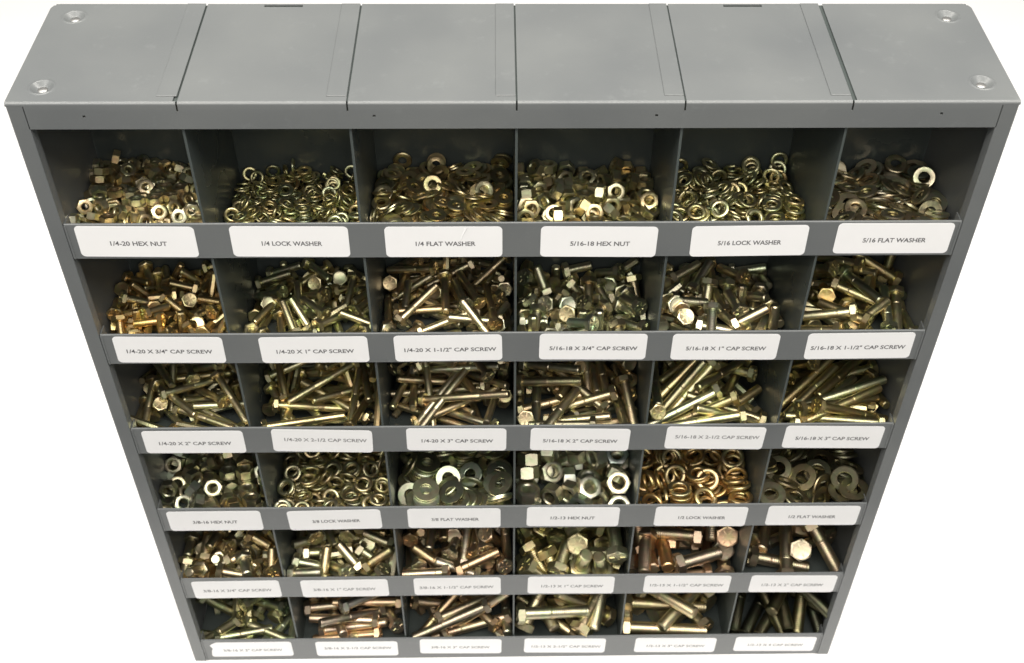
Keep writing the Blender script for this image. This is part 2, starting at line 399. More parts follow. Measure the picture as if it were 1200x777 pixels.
def ringmesh(rings, close=False):
    V, F = [], []; n = len(rings[0])
    for r in rings: V += r
    m_ = len(rings)
    for i in range(m_ if close else m_ - 1):
        j = (i + 1) % m_
        for a in range(n): b = (a + 1) % n; F.append((i * n + a, i * n + b, j * n + b, j * n + a))
    return V, F
def circ(r, z, n=24): return [(r * math.cos(2 * math.pi * a / n), r * math.sin(2 * math.pi * a / n), z) for a in range(n)]
def g_nut(s, lod):
    AF, h, Dn = s[1:4]; n = 24 if lod else 12; t = h / 2
    return [('nut', ringmesh([circ(Dn * .43, t - .09 * Dn, n), circ(Dn * .53, t, n), circ(AF * .475, t, n), hexring(AF, t, True, n), hexring(AF, -t, False, n), circ(AF * .475, -t, n), circ(Dn * .53, -t, n), circ(Dn * .43, -t + .09 * Dn, n)], True))]
def g_lock(s, lod):
    OD, ID, t = s[1:4]; n = 30 if lod else 14; gap = math.radians(9)
    V, F = [], []; e_ = t * .2; pr = [(ID/2, -.28), (ID/2, .28), (ID/2 + e_, .5), (OD/2 - e_, .5), (OD/2, .28), (OD/2, -.28), (OD/2 - e_, -.5), (ID/2 + e_, -.5)]
    for i in range(n + 1):
        th = gap / 2 + (2 * math.pi - gap) * i / n; off = (i / n - .5) * t * .75
        for r, z in pr: V.append((r * math.cos(th), r * math.sin(th), z * t + off))
    m_ = len(pr)
    for i in range(n):
        for a in range(m_): b = (a + 1) % m_; F.append((i * m_ + a, i * m_ + b, (i + 1) * m_ + b, (i + 1) * m_ + a))
    F.append(tuple(range(m_))[::-1]); F.append(tuple(range(n * m_, n * m_ + m_)))
    return [('washer', (V, F))]
def g_flat(s, lod):
    OD, ID, t = s[1:4]; n = 32 if lod else 16; h = t / 2
    return [('washer', ringmesh([circ(ID/2, h*.8, n), circ(ID/2 + .012, h, n), circ(OD/2 - .03, h, n), circ(OD/2, h*.3, n), circ(OD/2, -h, n), circ(ID/2, -h, n)], True))]
def g_bolt(s, lod):
    Dn, AF, h, L = s[1:5]; c = bolt_com(s); n = 24 if lod else 12; m_ = 14 if lod else 8
    V, F = ringmesh([circ(AF * .46, h, n), hexring(AF, h, True, n), hexring(AF, .012, False, n), circ(AF * .47, 0, n), circ(Dn * .5, -.004, n)])
    k = len(V)
    # shallow dished top
    V += circ(AF * .40, h - .008, n); V.append((0, 0, h - .012))
    for a in range(n):
        b = (a + 1) % n; F.append((a, b, k + b, k + a)); F.append((k + a, k + b, k + n))
    head = (V, F)
    if lod:     # six raised radial grade marks
        V2, F2 = [], []
        for q in range(6):
            th = math.pi / 3 * q + .5; ux, uy = math.cos(th), math.sin(th); wx, wy = -uy * AF * .035, ux * AF * .035
            r0, r1 = AF * .15, AF * .38; b0 = len(V2); zt = h + .012
            for z in (h - .014, zt):
                for r, sg in ((r0, -1), (r0, 1), (r1, 1), (r1, -1)): V2.append((ux * r + wx * sg, uy * r + wy * sg, z))
            for f in ((4,5,6,7),(0,4,7,3),(1,2,6,5),(0,1,5,4),(3,7,6,2)): F2.append(tuple(b0 + x for x in f))
        head = merge(head, (V2, F2))
    tl = {.25: .75, .3125: .875, .375: 1.0, .5: 1.25}[Dn] + (.25 if L > 1.2 else 9)
    tl = min(tl, L - .03); pt = {.25: .05, .3125: 1/18, .375: 1/16, .5: 1/13}[Dn]
    if not lod: pt *= 1.6
    R_ = Dn / 2; rr = R_ * .955; prof = []; z = -(L - tl)
    sh = None
    if tl < L - .1: sh = lathe([(R_, 0), (R_, z + .02), (R_ * .93, z)], m_)
    prof = [(R_ * .93, z if sh else 0)]; 
    while z - pt > -L + .05:
        prof += [(R_ * .985, z - pt * .3), (R_ * .985, z - pt * .5), (rr, z - pt * .85)]; z -= pt
    prof += [(R_ * .98, -L + .04), (R_ * .8, -L), (0, -L)]
    th = lathe(prof, m_)
    out = [('head', head), ('thread', th)]
    if sh: out.append(('shank', sh))
    return [(nm, ([(x, y, z - c) for x, y, z in v], f)) for nm, (v, f) in out]
GEN = {'n': g_nut, 'l': g_lock, 'f': g_flat, 'b': g_bolt}
def rad(s): return (s[2] if s[0] == 'b' else s[1])

# palette of each bin: (r, g, b), spread
PAL = [(.73,.68,.53),(.70,.67,.44),(.70,.63,.43),(.76,.72,.52),(.71,.68,.46),(.62,.58,.46),
 (.76,.63,.39),(.68,.66,.48),(.70,.62,.46),(.70,.69,.54),(.74,.69,.54),(.68,.62,.42),
 (.66,.61,.44),(.68,.62,.42),(.64,.57,.43),(.68,.61,.46),(.72,.68,.47),(.68,.63,.40),
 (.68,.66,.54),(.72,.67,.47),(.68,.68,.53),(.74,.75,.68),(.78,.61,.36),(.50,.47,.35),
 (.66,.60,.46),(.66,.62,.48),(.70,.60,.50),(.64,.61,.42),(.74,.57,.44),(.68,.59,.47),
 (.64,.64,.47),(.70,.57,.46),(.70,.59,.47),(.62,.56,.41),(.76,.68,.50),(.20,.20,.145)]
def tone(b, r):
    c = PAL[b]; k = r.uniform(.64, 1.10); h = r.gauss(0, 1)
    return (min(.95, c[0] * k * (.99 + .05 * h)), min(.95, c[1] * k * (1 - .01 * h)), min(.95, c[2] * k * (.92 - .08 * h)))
COUNTS = [(109,196),(96,274),(121,267),(92,122),(83,192),(73,185),(14,100),(18,68),(22,65),(19,66),(18,53),(14,45),(15,58),(12,49),(16,41),(16,46),(15,37),(11,27),(61,88),(71,175),(59,144),(38,56),(50,106),(47,117),(12,68),(13,65),(14,51),(11,43),(9,27),(6,16),(7,22),(9,19),(8,17),(7,18),(5,14),(9,11)]
DATA = [
-308,449,-309,136,102,-375,-283,126,343,-279,241,-319,-181,240,-317,387,-291,276,24,313,-274,-27,385,-289,83,-253,-340,-252,26,333,-274,110,-438,101,190,177,254,-252,215,99,138,-418,121,436,-303,342,-1,361,52,200,403,-294,179,159,-171,405,-136,274,-259,165,124,364,274,57,776,-331,316,-65,62,377,109,481,-251,32,140,-470,90,-355,519,-282,147,-419,133,187,
-360,328,-272,129,-433,-148,-156,-199,752,-331,448,-48,-8,217,-249,532,-287,204,-151,-370,-221,274,259,-255,260,-346,198,152,-135,493,-297,464,-65,-24,-173,278,507,-280,5,-6,-298,401,-220,680,-374,152,-196,322,291,-106,349,-264,70,204,-74,445,86,284,-260,162,175,179,-401,-37,342,-233,321,-65,-231,299,60,414,-275,377,-53,-45,-321,8,285,-216,417,213,142,101,
-147,901,-331,312,-312,166,166,174,586,-292,457,-66,127,-143,-388,411,-299,43,-351,-43,351,-166,569,-319,78,-11,-68,-489,274,446,-267,257,103,-135,394,133,532,-286,271,53,-268,319,-225,496,-276,59,-63,294,-395,-360,653,-279,182,-172,345,261,-287,701,-263,424,183,-29,-189,-47,431,-234,412,-58,39,274,125,724,-313,176,-109,-342,301,144,599,-233,494,-39,-14,63,
-71,311,-221,344,-46,-235,273,-291,267,-255,332,-171,-325,66,36,803,-295,54,335,-360,72,132,664,-277,191,-275,-276,-248,-69,901,-287,55,-55,349,349,2,712,-292,66,254,-178,386,43,422,-231,472,-66,-21,-151,195,523,-254,352,191,90,285,-187,618,-264,109,-440,-107,-183,160,783,-264,89,-113,-451,-160,-144,346,-201,273,-61,-199,363,-315,478,-249,345,-57,-134,-331,
-365,587,-258,341,-94,-194,-296,-88,835,-304,64,251,426,-38,140,417,-225,171,-440,-40,160,240,608,-255,189,-445,-48,-117,-321,777,-264,279,-217,283,211,-344,680,-218,24,127,462,-140,-27,755,-253,368,-229,-248,-22,-356,901,-306,177,177,-306,306,54,697,-289,139,105,-374,-282,-184,836,-302,31,450,214,-15,75,874,-332,81,468,100,-118,138,816,-318,43,-43,-354,-347,
-218,453,-265,52,-68,293,-396,-143,536,-264,56,399,-293,41,-226,763,-268,400,-223,-104,173,316,271,-189,110,-27,72,482,73,360,-209,3,218,-397,-211,-137,760,-282,483,-44,-21,-118,273,303,-261,218,-287,-277,-207,-387,294,-220,284,210,-289,-204,-220,562,-227,18,48,493,-69,-41,644,-253,376,-109,-248,188,-2,874,-284,294,-33,-360,-181,-184,752,-215,111,-473,-91,76,
-64,441,-191,4,31,-494,70,277,537,-222,296,-47,-62,-396,167,706,-237,50,349,299,-191,-51,498,-232,399,300,25,19,-265,415,-208,304,-294,260,55,-143,423,-236,382,-144,-85,-275,-259,874,-265,10,-68,-493,-43,-330,722,-194,119,426,220,-77,-302,540,-209,392,-289,-104,-39,-105,705,-272,43,166,-355,-308,-190,280,-191,60,329,-369,49,-388,749,-258,138,326,138,326,
-44,590,-211,159,-474,-6,4,-297,212,-211,202,192,113,-399,-243,372,-263,29,212,-447,63,48,622,-243,249,-35,60,428,-275,862,-200,37,401,84,284,-293,815,-272,355,345,-59,-35,-126,552,-223,439,-62,-32,-228,-130,876,-248,11,150,127,-460,30,454,-195,55,392,303,-43,-197,695,-257,118,307,-300,228,222,385,-248,95,107,-205,433,-283,619,-242,48,-17,69,493,
-66,813,-249,49,449,214,1,-278,314,-204,161,423,181,-113,209,711,-296,365,87,-5,-331,29,541,-220,35,247,-429,60,191,856,-251,128,104,307,-359,82,878,-283,13,-102,-106,-478,-387,841,-248,229,270,224,273,364,191,-183,233,-283,-286,-184,189,338,-224,36,-28,-445,-224,-178,837,-238,74,169,447,125,111,501,-212,61,336,357,-73,-359,418,-213,-74,92,-252,416,
269,336,-174,350,294,-88,182,-259,742,-414,415,-54,-41,-270,366,463,-335,359,-50,-48,-341,-54,279,-282,45,-6,69,493,192,448,-307,50,53,-439,-228,348,409,-296,333,244,57,-276,21,228,-268,75,-10,-69,-489,269,216,-243,399,301,2,1,-16,661,-370,206,-372,-132,-228,-119,428,-325,63,-9,69,491,53,412,-320,280,-39,-57,-408,361,901,-417,306,-306,-177,-177,
-367,230,-268,18,128,-478,67,285,808,-407,86,107,431,213,-265,339,-299,490,-68,-11,-73,172,498,-345,10,72,-490,69,-218,499,-345,275,-39,58,412,-233,229,-268,64,454,-199,28,-236,419,-322,219,-31,-62,-444,-161,379,-289,99,-129,-285,377,-241,586,-370,332,-46,-52,-368,-358,491,-343,60,426,252,-35,-35,445,-329,9,65,491,-69,-361,640,-363,278,-332,-196,-155,
264,563,-318,33,239,-434,61,361,883,-336,198,-386,-222,-111,-198,320,-272,12,292,-248,-321,265,880,-352,432,-32,17,-248,-49,465,-289,61,437,-233,33,-367,575,-321,350,-49,49,350,188,318,-293,400,-56,41,292,-172,663,-326,321,239,89,286,361,731,-344,398,302,-2,0,274,645,-341,10,-1,69,495,-187,155,-247,69,492,55,-8,360,363,-263,82,-219,-397,-194,
-281,725,-335,237,259,277,-223,-64,197,-259,285,-40,57,405,350,581,-323,69,495,-10,1,167,880,-345,25,250,-432,-9,-82,676,-330,111,-139,450,-127,-217,242,-226,61,436,-235,33,172,149,-245,140,-20,-67,-475,277,775,-355,481,122,-34,-51,-271,585,-323,487,-71,2,86,-5,602,-304,80,-393,46,-295,362,304,-262,445,218,-27,60,-114,734,-343,55,-282,274,304,
29,500,-300,262,-37,-59,-420,272,839,-294,442,232,27,-14,188,198,-210,54,-34,-456,195,-273,616,-287,377,-60,38,321,297,378,-240,156,372,126,268,271,737,-326,392,68,-107,284,34,532,-263,330,-46,52,369,273,650,-297,52,374,-324,45,280,901,-289,158,158,316,-316,291,711,-260,394,-189,213,117,361,675,-304,249,-35,60,428,360,753,-261,10,31,-480,-137,
366,502,-254,344,-48,50,356,358,119,-191,62,443,-222,31,361,812,-299,417,-27,17,274,-367,726,-318,18,130,478,-67,-4,117,-214,233,-127,372,202,359,341,-189,205,365,-263,72,359,889,-248,145,206,249,-353,-278,794,-335,20,248,-431,44,99,145,-222,252,190,-310,-234,-122,628,-302,92,231,233,-366,-128,140,-219,358,184,203,216,387,595,-260,352,45,-350,-41,
186,754,-343,403,43,-9,293,-262,879,-309,4,0,-498,-44,254,778,-262,411,-277,-60,17,-60,559,-271,38,-5,69,494,71,606,-284,101,-14,68,485,-366,166,-204,48,340,-360,50,-41,752,-344,261,234,331,133,108,223,-243,86,93,430,221,275,161,-203,35,249,-428,60,185,900,-283,350,-357,18,19,319,833,-237,136,-87,-471,50,334,596,-260,343,25,-358,-62,
-84,118,-213,260,-213,-363,74,33,171,-228,155,-375,-289,-40,383,677,-236,208,-299,217,-265,-60,223,-220,446,-62,-30,-215,-307,743,-368,134,-325,123,-334,-56,878,-357,498,-1,-1,49,338,448,-283,34,80,267,-414,216,495,-309,323,87,90,360,265,350,-251,120,-485,-8,17,165,788,-374,113,-292,356,157,75,878,-425,2,146,-478,7,132,878,-370,13,134,120,467,
162,782,-347,193,-460,-29,0,259,307,-248,118,-451,-179,-27,-33,330,-239,397,-75,176,236,-323,633,-323,33,-468,112,-131,279,652,-312,93,-451,-183,65,-259,757,-332,133,411,-244,-62,-59,876,-334,454,0,-1,-210,159,665,-320,411,222,-46,171,-225,414,-269,171,-10,59,-466,-36,412,-285,26,183,460,-64,50,699,-357,320,53,-123,360,-180,349,-243,269,105,42,406,
-48,705,-360,150,-88,33,468,-353,878,-403,5,386,317,-4,-105,411,-259,345,-16,-342,-119,65,399,-281,244,-34,-60,-431,237,484,-295,7,484,8,-125,-268,656,-356,153,-39,101,463,-364,386,-280,27,-440,230,53,134,440,-280,76,60,-481,98,60,616,-343,60,-8,69,492,-76,786,-341,10,-6,-65,496,-153,444,-253,72,-142,-474,-11,-94,692,-312,116,-80,-474,-72,
-33,446,-271,133,-19,-67,-477,-93,781,-295,278,-98,-10,-404,273,508,-287,156,178,-439,-39,-181,774,-314,396,17,20,-304,38,704,-331,128,-482,3,-42,161,366,-235,296,-68,-315,-241,-267,314,-236,272,-58,94,405,-242,408,-245,153,-12,59,-472,40,502,-287,69,495,18,-2,-11,877,-311,1,486,-116,3,-160,632,-318,106,301,-383,35,-345,890,-347,233,-423,84,98,
268,895,-337,39,54,272,-414,58,320,-235,69,490,70,-10,78,620,-321,31,-4,69,494,-364,713,-326,226,-59,-112,-428,286,651,-290,110,-169,-457,-25,179,877,-341,178,258,-389,21,-91,327,-248,153,4,213,426,172,772,-326,97,-207,-412,-167,128,464,-264,115,479,-72,-47,-249,756,-376,492,-88,10,11,31,877,-380,29,424,261,36,-364,799,-354,430,-136,-65,-206,
237,291,-224,393,67,69,-294,-294,446,-214,51,409,228,167,-206,910,-342,287,276,218,-210,168,611,-318,134,-51,-472,-82,278,563,-316,369,14,126,-313,282,533,-269,411,-98,127,-235,49,407,-260,487,-68,-12,-89,-68,547,-283,472,32,-72,-144,-41,625,-308,302,31,-82,-389,-152,445,-230,29,327,-371,-67,173,542,-282,275,37,-118,-399,-255,575,-316,125,340,345,-8,
-365,594,-297,135,-128,-40,462,-167,805,-333,353,22,-14,353,-297,313,-201,471,-43,-58,152,-299,854,-346,186,-317,321,109,-93,514,-261,4,496,-54,34,205,352,-222,223,375,96,224,356,334,-216,56,400,-292,41,77,629,-300,276,-39,58,411,-123,878,-323,354,174,-307,-12,36,877,-356,42,-125,482,-17,278,631,-267,332,110,19,357,-54,455,-227,44,472,-96,-126,
-327,467,-257,463,110,33,149,36,428,-243,40,286,-404,57,-92,650,-284,151,-2,43,-475,-188,676,-303,73,419,248,-89,240,238,-214,19,18,-56,496,218,585,-288,374,-48,-270,187,182,877,-313,158,99,-456,84,21,520,-263,11,322,379,-49,93,756,-337,102,-245,-361,222,-294,523,-257,309,-251,-72,-294,-74,878,-278,352,34,351,34,290,833,-330,106,-239,300,-303,
20,829,-333,416,-37,-27,273,-240,362,-211,119,80,-27,-478,-239,696,-338,10,6,-40,498,-355,363,-234,-404,-245,-118,113,-158,242,-283,74,-10,69,490,279,291,-297,45,321,377,-53,364,233,-280,68,486,-96,13,-47,332,-308,1,5,495,-69,160,470,-348,56,403,-288,40,56,273,-292,17,118,-481,67,53,680,-408,92,-13,-68,-487,-259,506,-358,466,-65,24,169,
265,800,-410,445,159,27,-161,-347,271,-276,498,8,25,-43,67,878,-448,6,442,234,-3,-360,877,-448,67,-1,7,495,54,581,-380,56,397,296,-41,-215,189,-249,1,-178,465,44,161,339,-294,355,45,25,349,144,812,-410,6,65,393,302,-164,525,-327,249,323,-105,-270,225,637,-378,39,460,-178,-74,72,490,-354,480,-67,-17,-121,-258,234,-280,143,-20,66,474,
251,461,-345,26,189,-458,64,150,872,-420,185,142,-442,21,-364,333,-309,72,-10,69,490,-364,786,-436,329,-39,44,372,-46,434,-338,69,492,-53,7,-61,245,-284,66,-9,-69,-491,-258,875,-448,1,0,-7,-500,-174,596,-384,371,-52,46,328,-39,820,-411,274,233,103,331,-157,877,-448,7,481,136,-2,353,605,-386,375,-52,-45,-324,176,665,-404,495,-69,-1,-10,
-363,716,-391,47,-230,432,88,-265,355,-315,480,-67,-17,-123,-265,593,-383,28,-4,-69,-494,-364,544,-369,229,-32,-61,-439,-91,633,-392,466,-60,-14,-171,-184,699,-413,437,-61,-32,-233,254,697,-378,32,-34,-313,-387,145,556,-372,399,-56,-41,-293,-57,876,-413,242,343,73,262,-147,339,-310,413,-58,38,273,-281,823,-418,438,144,-2,193,70,771,-434,46,331,368,-52,
-274,683,-397,29,-14,131,481,132,388,-324,488,-68,12,82,-348,513,-332,330,16,114,-358,-29,710,-404,265,31,-89,-414,-156,783,-436,61,494,-50,6,327,488,-340,103,446,-199,-33,34,372,-320,456,-64,-27,-193,363,692,-411,474,-66,-20,-143,364,390,-325,19,133,477,-67,-14,194,-255,496,8,35,53,153,434,-314,62,442,224,-31,193,710,-363,136,160,-146,-430,
-364,693,-377,91,-448,-197,-40,79,763,-408,53,380,317,-44,-38,472,-325,56,396,297,-42,138,611,-365,63,447,214,-30,-272,598,-361,490,-69,11,75,363,270,-267,490,-69,-10,-70,-183,615,-354,469,-72,85,133,-71,598,-359,73,145,-466,-79,-255,878,-395,186,-205,-55,-413,-130,464,-313,168,-453,-120,45,-345,274,-254,26,-146,-477,-2,53,581,-356,489,-69,11,77,
-363,423,-323,356,-84,101,326,-17,285,-272,494,-69,-4,-32,-351,877,-425,3,224,-447,6,-146,707,-392,52,365,-335,45,168,149,-233,34,244,431,-60,-162,351,-291,312,-44,-54,-385,73,301,-276,25,182,460,-64,-253,276,-268,100,450,189,-47,54,726,-367,148,80,108,-458,253,395,-303,450,-63,29,207,-168,236,-212,58,-48,19,494,249,592,-361,469,45,92,140,
-107,226,-241,183,55,29,461,-364,184,-242,84,492,-30,0,256,878,-421,39,174,-448,133,-124,876,-425,0,-19,-500,7,288,671,-335,34,310,-375,-108,-204,473,-328,372,58,-13,329,194,328,-278,120,-45,25,-483,-44,385,-300,304,-43,-55,-391,251,775,-402,58,-9,-161,470,-264,798,-410,108,-455,149,94,50,493,-331,40,287,-403,56,364,727,-362,173,-266,319,217,
-256,415,-288,58,-481,-121,16,364,646,-375,210,-29,63,449,-169,792,-415,41,336,365,-46,-162,264,-266,7,51,-493,69,-54,718,-389,39,-225,436,-86,155,522,-339,64,-9,-69,-491,-335,504,-314,129,88,-74,469,47,385,-300,62,439,228,-32,376,498,-295,128,-255,325,-251,-84,790,-363,23,-228,-440,-61,234,203,-272,39,275,412,-58,-364,785,-413,477,-56,-17,-138,
-32,219,-229,34,122,-483,-13,-364,579,-356,486,-69,-13,-92,364,147,-232,53,-7,70,492,307,212,-221,129,265,-365,-172,-350,250,-228,283,18,26,411,252,879,-395,98,308,369,-98,138,701,-384,106,-211,42,438,43,798,-394,171,173,422,-113,363,586,-345,23,-290,403,55,-231,147,-232,70,-433,238,35,137,524,-317,316,-44,53,381,260,216,-252,180,-25,-65,-461,
363,678,-337,15,-455,181,98,-123,877,-403,5,356,-351,5,274,401,-282,495,-69,-3,-23,-331,484,-299,341,113,-22,347,27,878,-403,477,-19,-42,144,-359,667,-363,84,-411,266,54,163,265,-263,405,61,-78,276,-146,711,-370,439,-60,34,229,-133,434,-304,116,-98,-459,-128,-364,790,-375,456,-141,-43,-141,62,292,-250,223,-31,-62,-442,-225,878,-388,90,-187,-99,-444,
250,757,-387,364,140,79,-302,-168,797,-393,48,398,297,-37,357,877,-403,4,318,386,-5,364,297,-252,33,234,436,-61,355,506,-291,272,267,315,75,274,581,-348,2,482,-86,-103,-235,732,-392,34,-12,-98,-489,360,361,-293,64,458,188,-26,50,498,-309,487,-68,13,90,162,878,-360,248,-178,-25,-395,-46,533,-301,74,-241,431,-30,-14,560,-335,82,-82,33,485,
165,183,-219,30,216,-445,62,-220,444,-309,253,52,-30,427,-249,307,-258,111,487,12,-7,-168,627,-339,8,297,386,-111,-299,206,-220,437,112,135,168,343,518,-269,181,399,108,216,277,730,-332,281,405,-56,64,364,788,-368,4,28,-495,64,-362,623,-320,123,187,444,54,-139,868,-379,384,-8,9,319,364,609,-286,289,26,-235,333,344,877,-380,372,-5,-5,-334,
364,305,-231,173,-24,65,464,349,390,-265,482,-77,65,-88,-310,473,-284,486,91,70,-28,-105,295,-247,400,-250,-17,-166,-166,725,-351,485,-67,16,100,3,790,-379,202,414,192,33,-18,609,-322,410,-80,-37,273,280,126,-200,89,380,-312,-20,-41,188,-193,1,-56,-492,69,363,697,-309,71,117,-476,-70,-164,832,-353,26,-496,-58,3,156,194,-199,69,494,-30,4,
148,259,-243,64,-187,453,76,247,133,-216,24,454,189,-88,-239,525,-315,76,333,-305,201,126,700,-360,9,-401,207,-215,8,142,-201,318,75,-180,-333,-311,374,-266,455,59,9,199,-107,715,-323,466,62,121,-117,75,216,-242,77,31,162,-466,366,853,-324,231,-418,97,-111,364,171,-216,71,494,25,-4,363,565,-293,409,280,-48,-46,319,798,-342,150,-195,411,-142,
363,899,-324,122,-213,-332,-282,363,690,-286,100,-281,-401,9,-355,865,-354,466,67,80,150,-210,277,-241,21,-95,-47,488,-120,370,-271,441,22,-84,-218,352,380,-296,62,442,-223,31,-102,464,-317,10,363,-344,18,-333,865,-347,25,397,-286,-102,-196,727,-347,425,-1,6,263,-395,358,-267,157,297,-204,-309,194,763,-322,497,28,-6,50,360,611,-308,349,-123,-110,317,
-352,538,-298,290,376,122,-100,-135,479,-298,15,-178,-467,21,-153,322,-263,86,46,490,-10,67,866,-339,42,495,51,-30,112,389,-283,245,-34,60,431,282,313,-221,87,-122,-462,118,96,852,-324,30,450,211,-42,353,848,-332,46,1,3,-498,-173,625,-321,329,39,78,366,-305,707,-330,345,3,-32,361,-1,395,-272,68,441,214,-68,169,344,-236,469,-52,160,41,
-187,331,-260,386,39,-77,-306,-66,500,-292,80,-31,-492,10,84,728,-331,488,-35,34,95,217,751,-290,27,206,-452,52,-375,362,-245,31,-348,46,355,345,607,-302,109,383,276,124,-329,606,-313,75,334,362,37,231,750,-274,40,325,-375,42,-51,853,-318,3,-427,-261,-2,-319,723,-315,327,1,-32,377,321,303,-214,166,-143,-67,-444,116,847,-310,433,-27,45,245,
92,388,-252,32,224,-441,61,78,508,-267,463,36,-105,152,-240,496,-279,2,62,496,-5,-42,461,-253,37,449,-204,-72,-199,364,-251,198,-85,-18,451,-171,631,-307,457,0,87,184,45,664,-302,2,38,494,68,-28,627,-293,99,-24,-60,486,190,508,-273,13,-481,-136,-1,-353,470,-276,492,-69,-8,-54,206,334,-242,126,425,-204,-111,349,499,-272,345,16,-15,-361,
-279,292,-230,43,-374,328,28,-189,774,-288,137,-433,209,-6,-10,437,-248,76,196,-453,-28,-351,740,-301,279,31,10,-414,230,311,-232,415,-134,101,-223,276,477,-259,61,-3,-10,496,-306,367,-255,59,15,-64,-492,-94,858,-284,396,-42,72,-294,184,458,-252,133,-38,-19,480,54,494,-264,396,106,-33,-285,-262,255,-223,402,45,24,-293,170,752,-259,497,-49,-18,-10,
328,828,-270,184,-111,-24,-451,-177,399,-230,52,467,160,64,-352,477,-238,243,5,-28,436,73,390,-237,64,449,-209,27,-178,867,-301,124,-26,95,474,-208,751,-289,110,-475,-72,-83,352,385,-254,457,-167,84,77,290,609,-308,182,-158,-48,435,211,601,-267,70,-314,354,147,77,773,-289,303,20,-36,396,228,865,-299,47,-68,492,-29,-98,716,-277,45,-342,-350,-93,
-58,492,-264,34,458,-182,-73,13,655,-253,16,-112,-64,-483,60,870,-293,141,472,31,79,-238,472,-264,229,-3,4,445,224,355,-223,277,-165,29,-381,-48,873,-250,63,-225,419,139,-286,407,-214,452,-157,-136,52,-333,727,-286,456,15,-29,203,240,607,-250,167,98,-130,442,49,871,-279,152,460,112,53,-121,710,-267,289,31,-99,395,84,429,-223,75,28,44,492,
331,737,-247,61,-489,-80,21,-28,336,-219,13,480,136,-24,-352,542,-223,137,479,41,-10,-231,549,-257,297,-171,-80,-355,351,721,-290,2,0,3,-500,353,394,-242,459,-185,30,-64,2,478,-233,4,55,40,495,-254,916,-268,163,163,-314,314,104,586,-265,178,193,-407,125,-226,692,-273,88,95,-50,-480,202,865,-289,425,-45,-32,257,322,607,-263,36,-449,142,-163,
-51,613,-269,482,44,-47,118,-219,417,-230,303,43,-70,-389,126,787,-254,35,436,-239,38,333,889,-268,142,-47,286,382,-287,833,-287,199,-42,91,-448,-346,667,-264,481,41,-12,-128,-159,604,-276,14,80,34,492,264,432,-218,5,232,-440,47,-81,554,-240,95,181,453,-57,345,480,-245,9,383,-320,-28,-71,341,-233,462,-27,1,-189,-351,596,-263,480,89,-37,103,
-305,774,-259,493,-19,34,73,-27,793,-268,96,17,-357,-336,352,716,-275,361,2,3,-346,169,865,-281,32,-260,423,-46,75,264,-211,65,483,-51,99,239,528,-229,479,-138,37,-9,-50,847,-250,86,17,152,-468,-288,365,-205,0,152,-140,-455,-123,533,-228,130,-88,67,470,351,506,-230,24,-419,-271,16,179,509,-228,428,-107,83,221,352,895,-249,203,223,-340,208,
-165,633,-247,100,-352,-332,74,111,663,-283,434,-119,150,-159,-62,639,-234,293,151,-127,354,207,682,-343,372,331,32,-34,352,622,-386,4,241,-437,33,-81,572,-379,29,270,416,-55,120,633,-386,328,-32,-1,376,-347,644,-378,1,-346,361,0,-352,480,-355,454,-64,-28,-198,353,450,-346,61,436,236,-33,213,449,-346,57,408,281,-39,182,384,-316,18,331,374,-10,
-324,683,-393,330,0,-1,375,-217,329,-312,59,-8,-69,-492,-51,495,-347,171,-1,-21,-469,351,338,-314,64,458,-188,26,224,845,-391,256,2,-3,429,-84,694,-366,78,413,-266,51,-327,283,-298,67,481,119,-17,217,667,-342,149,133,-304,343,-56,319,-309,30,217,445,-62,-197,865,-391,216,1,3,-451,29,704,-384,458,-21,33,196,-229,633,-379,13,-397,303,12,
-345,485,-341,473,-66,-20,-146,58,358,-305,40,289,402,-56,61,853,-376,266,2,-3,423,89,274,-268,133,7,-19,482,61,468,-336,68,-10,-69,-490,-58,357,-305,3,0,70,495,-318,229,-268,69,493,42,-6,-228,597,-367,465,17,-5,184,352,222,-266,30,214,446,-63,198,696,-343,236,209,258,-290,66,735,-376,45,256,-427,21,183,866,-376,3,-441,-236,-2,
-276,386,-309,0,82,-72,-488,-287,636,-351,37,-54,-9,496,-75,185,-255,454,-68,-29,-197,84,604,-371,352,-32,-26,352,192,608,-351,49,12,-481,-128,-202,224,-268,146,1,-121,-463,-185,381,-311,57,410,-277,39,336,525,-344,240,-6,-38,-437,338,865,-376,332,2,-2,374,350,379,-311,67,480,121,-17,202,262,-285,341,-69,76,351,302,746,-377,18,0,-3,500,
-201,490,-342,193,-27,-64,-456,237,508,-336,495,-45,-38,40,-84,481,-332,15,227,445,-15,217,437,-294,484,22,9,-122,-352,259,-261,77,-11,69,489,66,261,-254,413,16,12,-282,94,734,-364,471,-29,39,161,341,249,-250,460,-34,7,192,92,374,-294,42,300,-394,55,193,766,-337,475,26,-12,154,-68,359,-290,269,-38,58,416,229,376,-286,494,69,18,22,
-225,496,-329,270,-38,-58,-415,73,841,-350,105,-34,-39,-486,186,586,-344,413,82,109,-246,-179,602,-347,197,61,62,451,345,752,-363,141,1,3,-480,205,515,-328,29,-129,479,-51,-311,379,-301,134,-89,51,471,-308,592,-339,75,-4,490,62,351,502,-325,228,-28,26,444,-52,865,-361,1,-191,-462,-3,-58,632,-365,110,-19,-59,-484,-203,713,-361,6,453,-212,-3,
-35,733,-349,46,248,-424,81,171,213,-250,468,-6,-23,-175,-353,483,-325,66,473,146,-20,345,638,-359,44,10,-31,-497,217,862,-361,450,6,5,-218,347,866,-361,317,2,-3,387,-46,282,-258,273,-5,27,418,-352,160,-235,437,23,0,242,348,855,-347,3,-496,-66,-1,-159,813,-325,425,-86,48,243,-343,455,-302,491,-69,9,66,-45,288,-244,4,252,431,-27,
